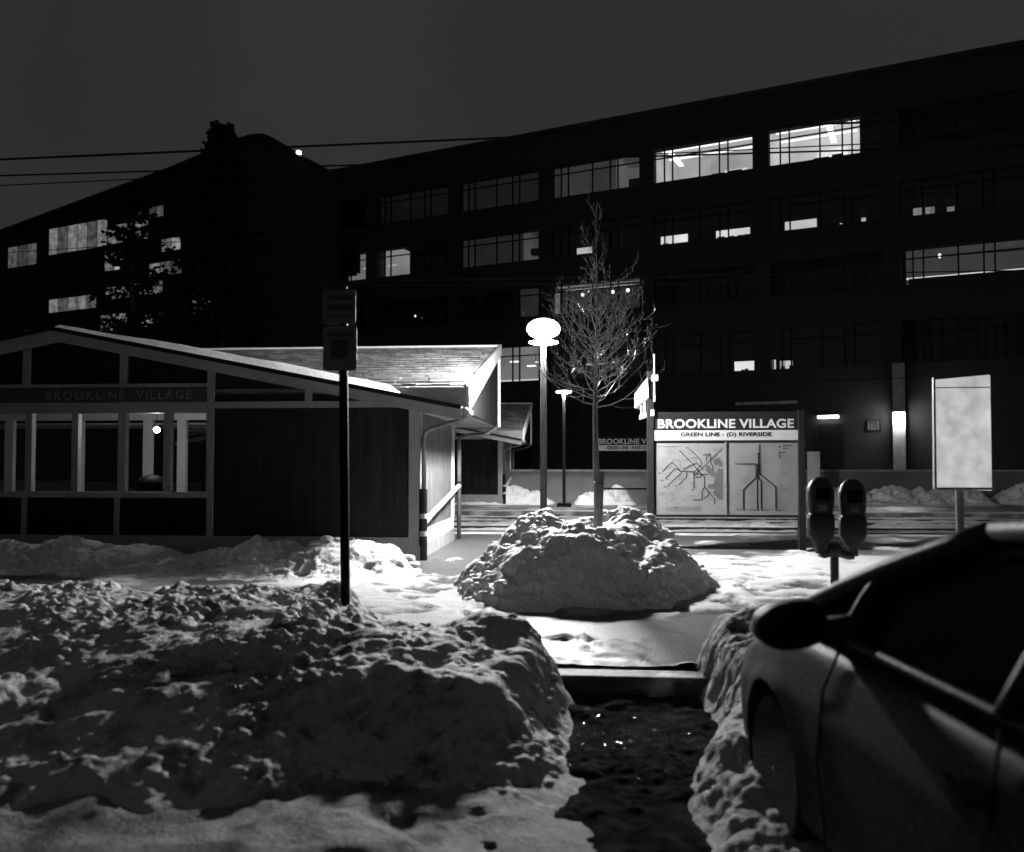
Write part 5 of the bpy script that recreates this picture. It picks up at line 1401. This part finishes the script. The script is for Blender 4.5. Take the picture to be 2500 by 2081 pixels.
    for f, y in ((0.55, 1.0), (0.65, 2.2), (0.83, 1.4), (0.92, 2.6)): strip(a+(b-a)*f, a+(b-a)*f+0.5, y, y+0.25, z1-0.55-0.12*y, 1.6)
    strip(a+0.2, b, 0.7, 0.8, z0+0.16, 0.7)
    a, b = bay[0]; strip(a+1.75, a+2.75, 0.7, 0.8, z0+0.85, 0.6); room(a, b, z0, z1, 0.006)
    o = slots(1, 3, [(1793, 1848, 900, 0.50, 0.8)])
    x0, x1, z0 = o[0]; desk(x0+0.28, x0+0.38, z0, z0+0.12, 0.6); desk(x0+0.45, x0+0.57, z0, z0+0.16, 0.6)
    o = slots(2, 3, [(1882, 1894, 890, 0.5, 0.3), (1904, 1935, 890, 0.42, 0.6)])
    x0, x1, z0 = o[1]; desk(x0, x0+0.15, z0, z0+0.2, 0.6); desk(x0+0.4, x1, z0, z0+0.22, 0.6)
    q = FA.px(1014, 772, -0.2); B().lathe((q[0], -0.2, q[1]), [(0.01, -0.07), (0.06, 0), (0.01, 0.07)], 10).build('porch_light', emat('porch_light', 1.4), r, smooth=True)
    # ground floor: pale band, tube light over a doorway, little window, wall lamp on a pier
    p0, p1 = FA.px(1797, 990), FA.px(1946, 983)
    B().box(p0[0], p1[0], -0.10, -0.002, p0[1], p0[1]+0.14).build('stone_band', M_CONC, r)
    p0, p1 = FA.px(1996, 1021, -0.3), FA.px(2047, 1014, -0.3)
    t = B().box(p0[0], p1[0], -0.30, -0.20, p0[1]-0.02, p0[1]+0.11).build('tube_light', emat('doorway_tube', 14.0), r)
    B().box(p0[0]-0.08, p1[0]+0.08, -0.34, -0.002, p0[1]+0.115, p0[1]+0.20).build('light_hood', M_MULL, t)
    d0, d1 = FA.px(2000, 1120), FA.px(2060, 1035)
    B().box(d0[0], d1[0], -0.05, -0.002, 0.3, d1[1]).build('doorway', M_MULL, r)
    p0, p1 = FA.px(2118, 1051), FA.px(2147, 1028)
    w = B().box(p0[0]-0.05, p1[0]+0.05, -0.05, -0.003, p0[1]-0.05, p1[1]+0.05).build('window', M_MULL, r)
    for i in range(4):
        ww = (p1[0]-p0[0])/4; B().box(p0[0]+ww*i+0.015, p0[0]+ww*(i+1)-0.015, -0.058, -0.051, p0[1], p1[1]).build('pane', emat('small_lit_pane', 0.10, var=0.4, scale=3), w)
    p0, p1 = FA.px(2181, 1025, -0.4), FA.px(2209, 1008, -0.4)
    B().box(p0[0]-0.02, p1[0]+0.02, -0.45, -0.02, 0.3, 6.0).build('pier', mat('pale_pier', 0.25, 0.8, 0.15), r)
    wlp = B().box(p0[0]+0.02, p1[0]-0.02, -0.72, -0.46, p0[1]-0.02, p1[1]).build('wall_lamp', emat('wall_lamp_lens', 170.0), r, bevel=0.02)
    B().box(p0[0], p1[0], -0.74, -0.452, p1[1]+0.004, p1[1]+0.07).build('lamp_hood', M_MULL, wlp)
office()

# lower gabled wing on the left, in front of the main block
FB = Frame((-17.8, 45.5, 0), -21.5)
def wing():
    r = empty('gabled_building', FB.o, FB.a, label='black gabled building on the left with lit windows behind the fir', cat='building')
    pts = [(-260, 668), (176, 507), (420, 418), (590, 347), (620, 338), (650, 337), (672, 346), (760, 398), (830, 436)]
    P = [FB.px(*p) for p in pts]
    poly = [(P[0][0], 0, 0.0)]+[(a, 0, z) for a, z in P]+[(P[-1][0], 0, 0.0)]
    ca, sa = math.cos(FB.a), math.sin(FB.a)
    wx, wy = -0.36*7.5, 0.93*7.5
    ext = (wx*ca+wy*sa, -wx*sa+wy*ca, 0)
    MB().prism(poly, ext).build('wall', M_BRICK, r)
    # roof covering proud of the wall top
    m = MB()
    for (a, za), (b, zb) in zip(P[:-1], P[1:]):
        m.prism([(a, -0.25, za+0.004), (b, -0.25, zb+0.004), (b, -0.25, zb+0.16), (a, -0.25, za+0.16)], ext)
    m.build('roof', M_ROOFD, r)
    wins = [(120, 262, 548, 612, .10, .5), (264, 362, 545, 590, .18, .16), (365, 400, 505, 530, .05, 0), (256, 302, 612, 660, .20, 0), (395, 442, 582, 612, .22, 0), (258, 398, 695, 724, .12, 0), (120, 236, 726, 758, .14, 0),
            (246, 312, 768, 806, .22, 0), (345, 405, 768, 796, .18, 0), (470, 531, 718, 770, .20, 0), (365, 445, 640, 672, .10, 0), (300, 345, 520, 535, .03, 0), (20, 90, 600, 650, .06, 0)]
    for i, (x0, x1, y0, y1, lv, _) in enumerate(wins):
        a, zb = FB.px(x0, y1, -0.05); b, _z = FB.px(x1, y1, -0.05); zt = FB.px((x0+x1)/2, y0, -0.05)[1]; zb = FB.px((x0+x1)/2, y1, -0.05)[1]
        n = max(2, int(round((b-a)/0.9)))
        w = MB().box(a-0.05, b+0.05, -0.07, -0.004, zb-0.06, zt+0.06)
        fo = w.build('window', M_MULL, r)
        for k in range(n):
            c0 = a+(b-a)*k/n+0.03; c1 = a+(b-a)*(k+1)/n-0.03
            MB().box(c0, c1, -0.080, -0.072, zb, zt).build('pane', emat('wing_window_%d' % (i*3+k % 3), 1.1*lv*random.Random(i*7+k).uniform(0.4, 1.4), var=0.6, scale=2.5), fo)
    q = FB.px(732, 374, -0.3)
    MB().box(q[0]-0.08, q[0]+0.08, -0.5, -0.26, q[1]-0.08, q[1]+0.08).build('roof_light', emat('roof_beacon', 3.0), r)
wing()

# ================================================================== FIR TREE ON THE LEFT
def fir(px, Y, ztop, lab, seed, rmax, dens=1.0):
    p = at(px, 1131, Y)
    rr = random.Random(seed)
    r = empty('fir_tree', (p.x, p.y, 0.3), label=lab, cat='tree')
    MB().tube([(0, 0, 0), (0.05, 0, ztop*0.4), (-0.05, 0, ztop*0.75), (0, 0, ztop-0.3)], [0.26, 0.19, 0.09, 0.02], 10).build('trunk', M_TRUNK, r, autos=60)
    vs = []; fs = []
    def leaf(c, d, ln, w):
        s = Vector((rr.gauss(0, 1), rr.gauss(0, 1), rr.gauss(0, 1))); s = s-d*s.dot(d)
        if s.length < 1e-3: return
        s.normalize(); n = len(vs)
        vs.extend([c-s*w*0.4, c+s*w*0.4, c+d*ln*0.6+s*w, c+d*ln, c+d*ln*0.6-s*w]); fs.append((n, n+1, n+2, n+3, n+4))
    br = MB()
    z = 2.0
    while z < ztop-0.25:
        t = z/ztop; R = rmax*(1-t)**0.7+0.30
        for k in range(int(rr.randint(6, 8)*dens+0.5)):
            an = rr.uniform(0, 6.283); L_ = R*rr.uniform(0.55, 1.12); dr = 0.28-0.5*t
            q = Vector((0, 0, z)); n = 7; pts = [q.copy()]
            d = Vector((math.cos(an), math.sin(an), -dr+0.1))
            for i in range(n):
                d2 = d+Vector((0, 0, 0.35*(i/n)**2)); d2.normalize()
                q = q+d2*(L_/n); pts.append(q.copy())
                for _ in range(int((8+L_*4.5)*dens)):
                    s = Vector((rr.gauss(0, 1), rr.gauss(0, 1), rr.gauss(-0.35, .5))); s.normalize()
                    dd = d2*0.5+s*0.8; dd.normalize()
                    leaf(q+d2*rr.uniform(-L_/n, 0)+s*rr.uniform(0, 0.10), dd, rr.uniform(0.18, 0.42)*(0.6+0.4*(1-t)), rr.uniform(0.05, 0.10))
            br.tube(pts, [0.035*(1-t)+0.01]*3+[0.012]*(n-2), 4, caps=False)
        z += rr.uniform(0.24, 0.40)
    br.build('branches', M_TRUNK, r, fix=False)['kind'] = 'stuff'
    me = bpy.data.meshes.new('crown'); me.from_pydata([tuple(v) for v in vs], [], fs)
    link_mesh('crown', me, M_NEEDLE, r)
zt = at(545, 338, 38).z+0.35
fir(535, 38.0, zt, 'tall dark fir tree reaching above the gabled roof', 5, 3.4)
fir(318, 37.0, at(318, 462, 37).z-0.3, 'shorter dark fir tree at the left in front of lit windows', 9, 4.3, 0.5)

# ================================================================== OVERHEAD WIRES AND THEIR MASTS
def wire(p, q, sag, rad, lab):
    p, q = Vector(p), Vector(q)
    pts = []
    for i in range(25):
        t = i/24; v = p.lerp(q, t); v.z -= sag*4*t*(1-t); pts.append(v)
    o = MB(p).tube(pts, rad, 5).build('overhead_wire', M_WIRE)
    o.location = p
    return tag(o, lab, 'wire', 'overhead wires above the tracks')
def wpx(a, b, Ya, Yb, rad, sag, lab):
    """a wire through two measured points, run on to both sides"""
    p, q = at(a[0], a[1], Ya), at(b[0], b[1], Yb)
    d = (q-p)/(q.x-p.x)
    wire(p+d*(-26-p.x), p+d*(26-p.x), sag, rad, lab)
wpx((176, 382), (1290, 334), 21.5, 21.5, 0.030, 0.0, 'topmost dark wire crossing the sky above the gabled roof')
wpx((176, 424), (880, 403), 23.3, 23.3, 0.026, 0.0, 'second dark wire crossing the sky just below the topmost')
wpx((176, 445), (860, 412), 24.5, 24.5, 0.018, 0.0, 'thin third wire close below the second in the sky')
wpx((850, 688), (1330, 680), 20.0, 20.0, 0.014, 0.0, 'upper trolley wire of the near track passing above the near lamp')
wpx((900, 696), (1330, 694), 20.0, 20.0, 0.010, 0.0, 'lower trolley wire of the near track just under the upper')
wpx((1000, 728), (1330, 702), 23.3, 23.3, 0.010, 0.0, 'sloping trolley wire of the far track near the lamp')
wpx((700, 574), (1400, 530), 23.3, 23.3, 0.010, 0.0, 'faint messenger wire crossing the office windows')
wpx((1340, 948), (1520, 942), 26.0, 26.0, 0.010, 0.05, 'low span wire passing behind the far lamp post')
for o in list(COL.objects):
    if o.parent is None and o.type == 'MESH' and 'label' not in o and 'kind' not in o: o['kind'] = 'structure'
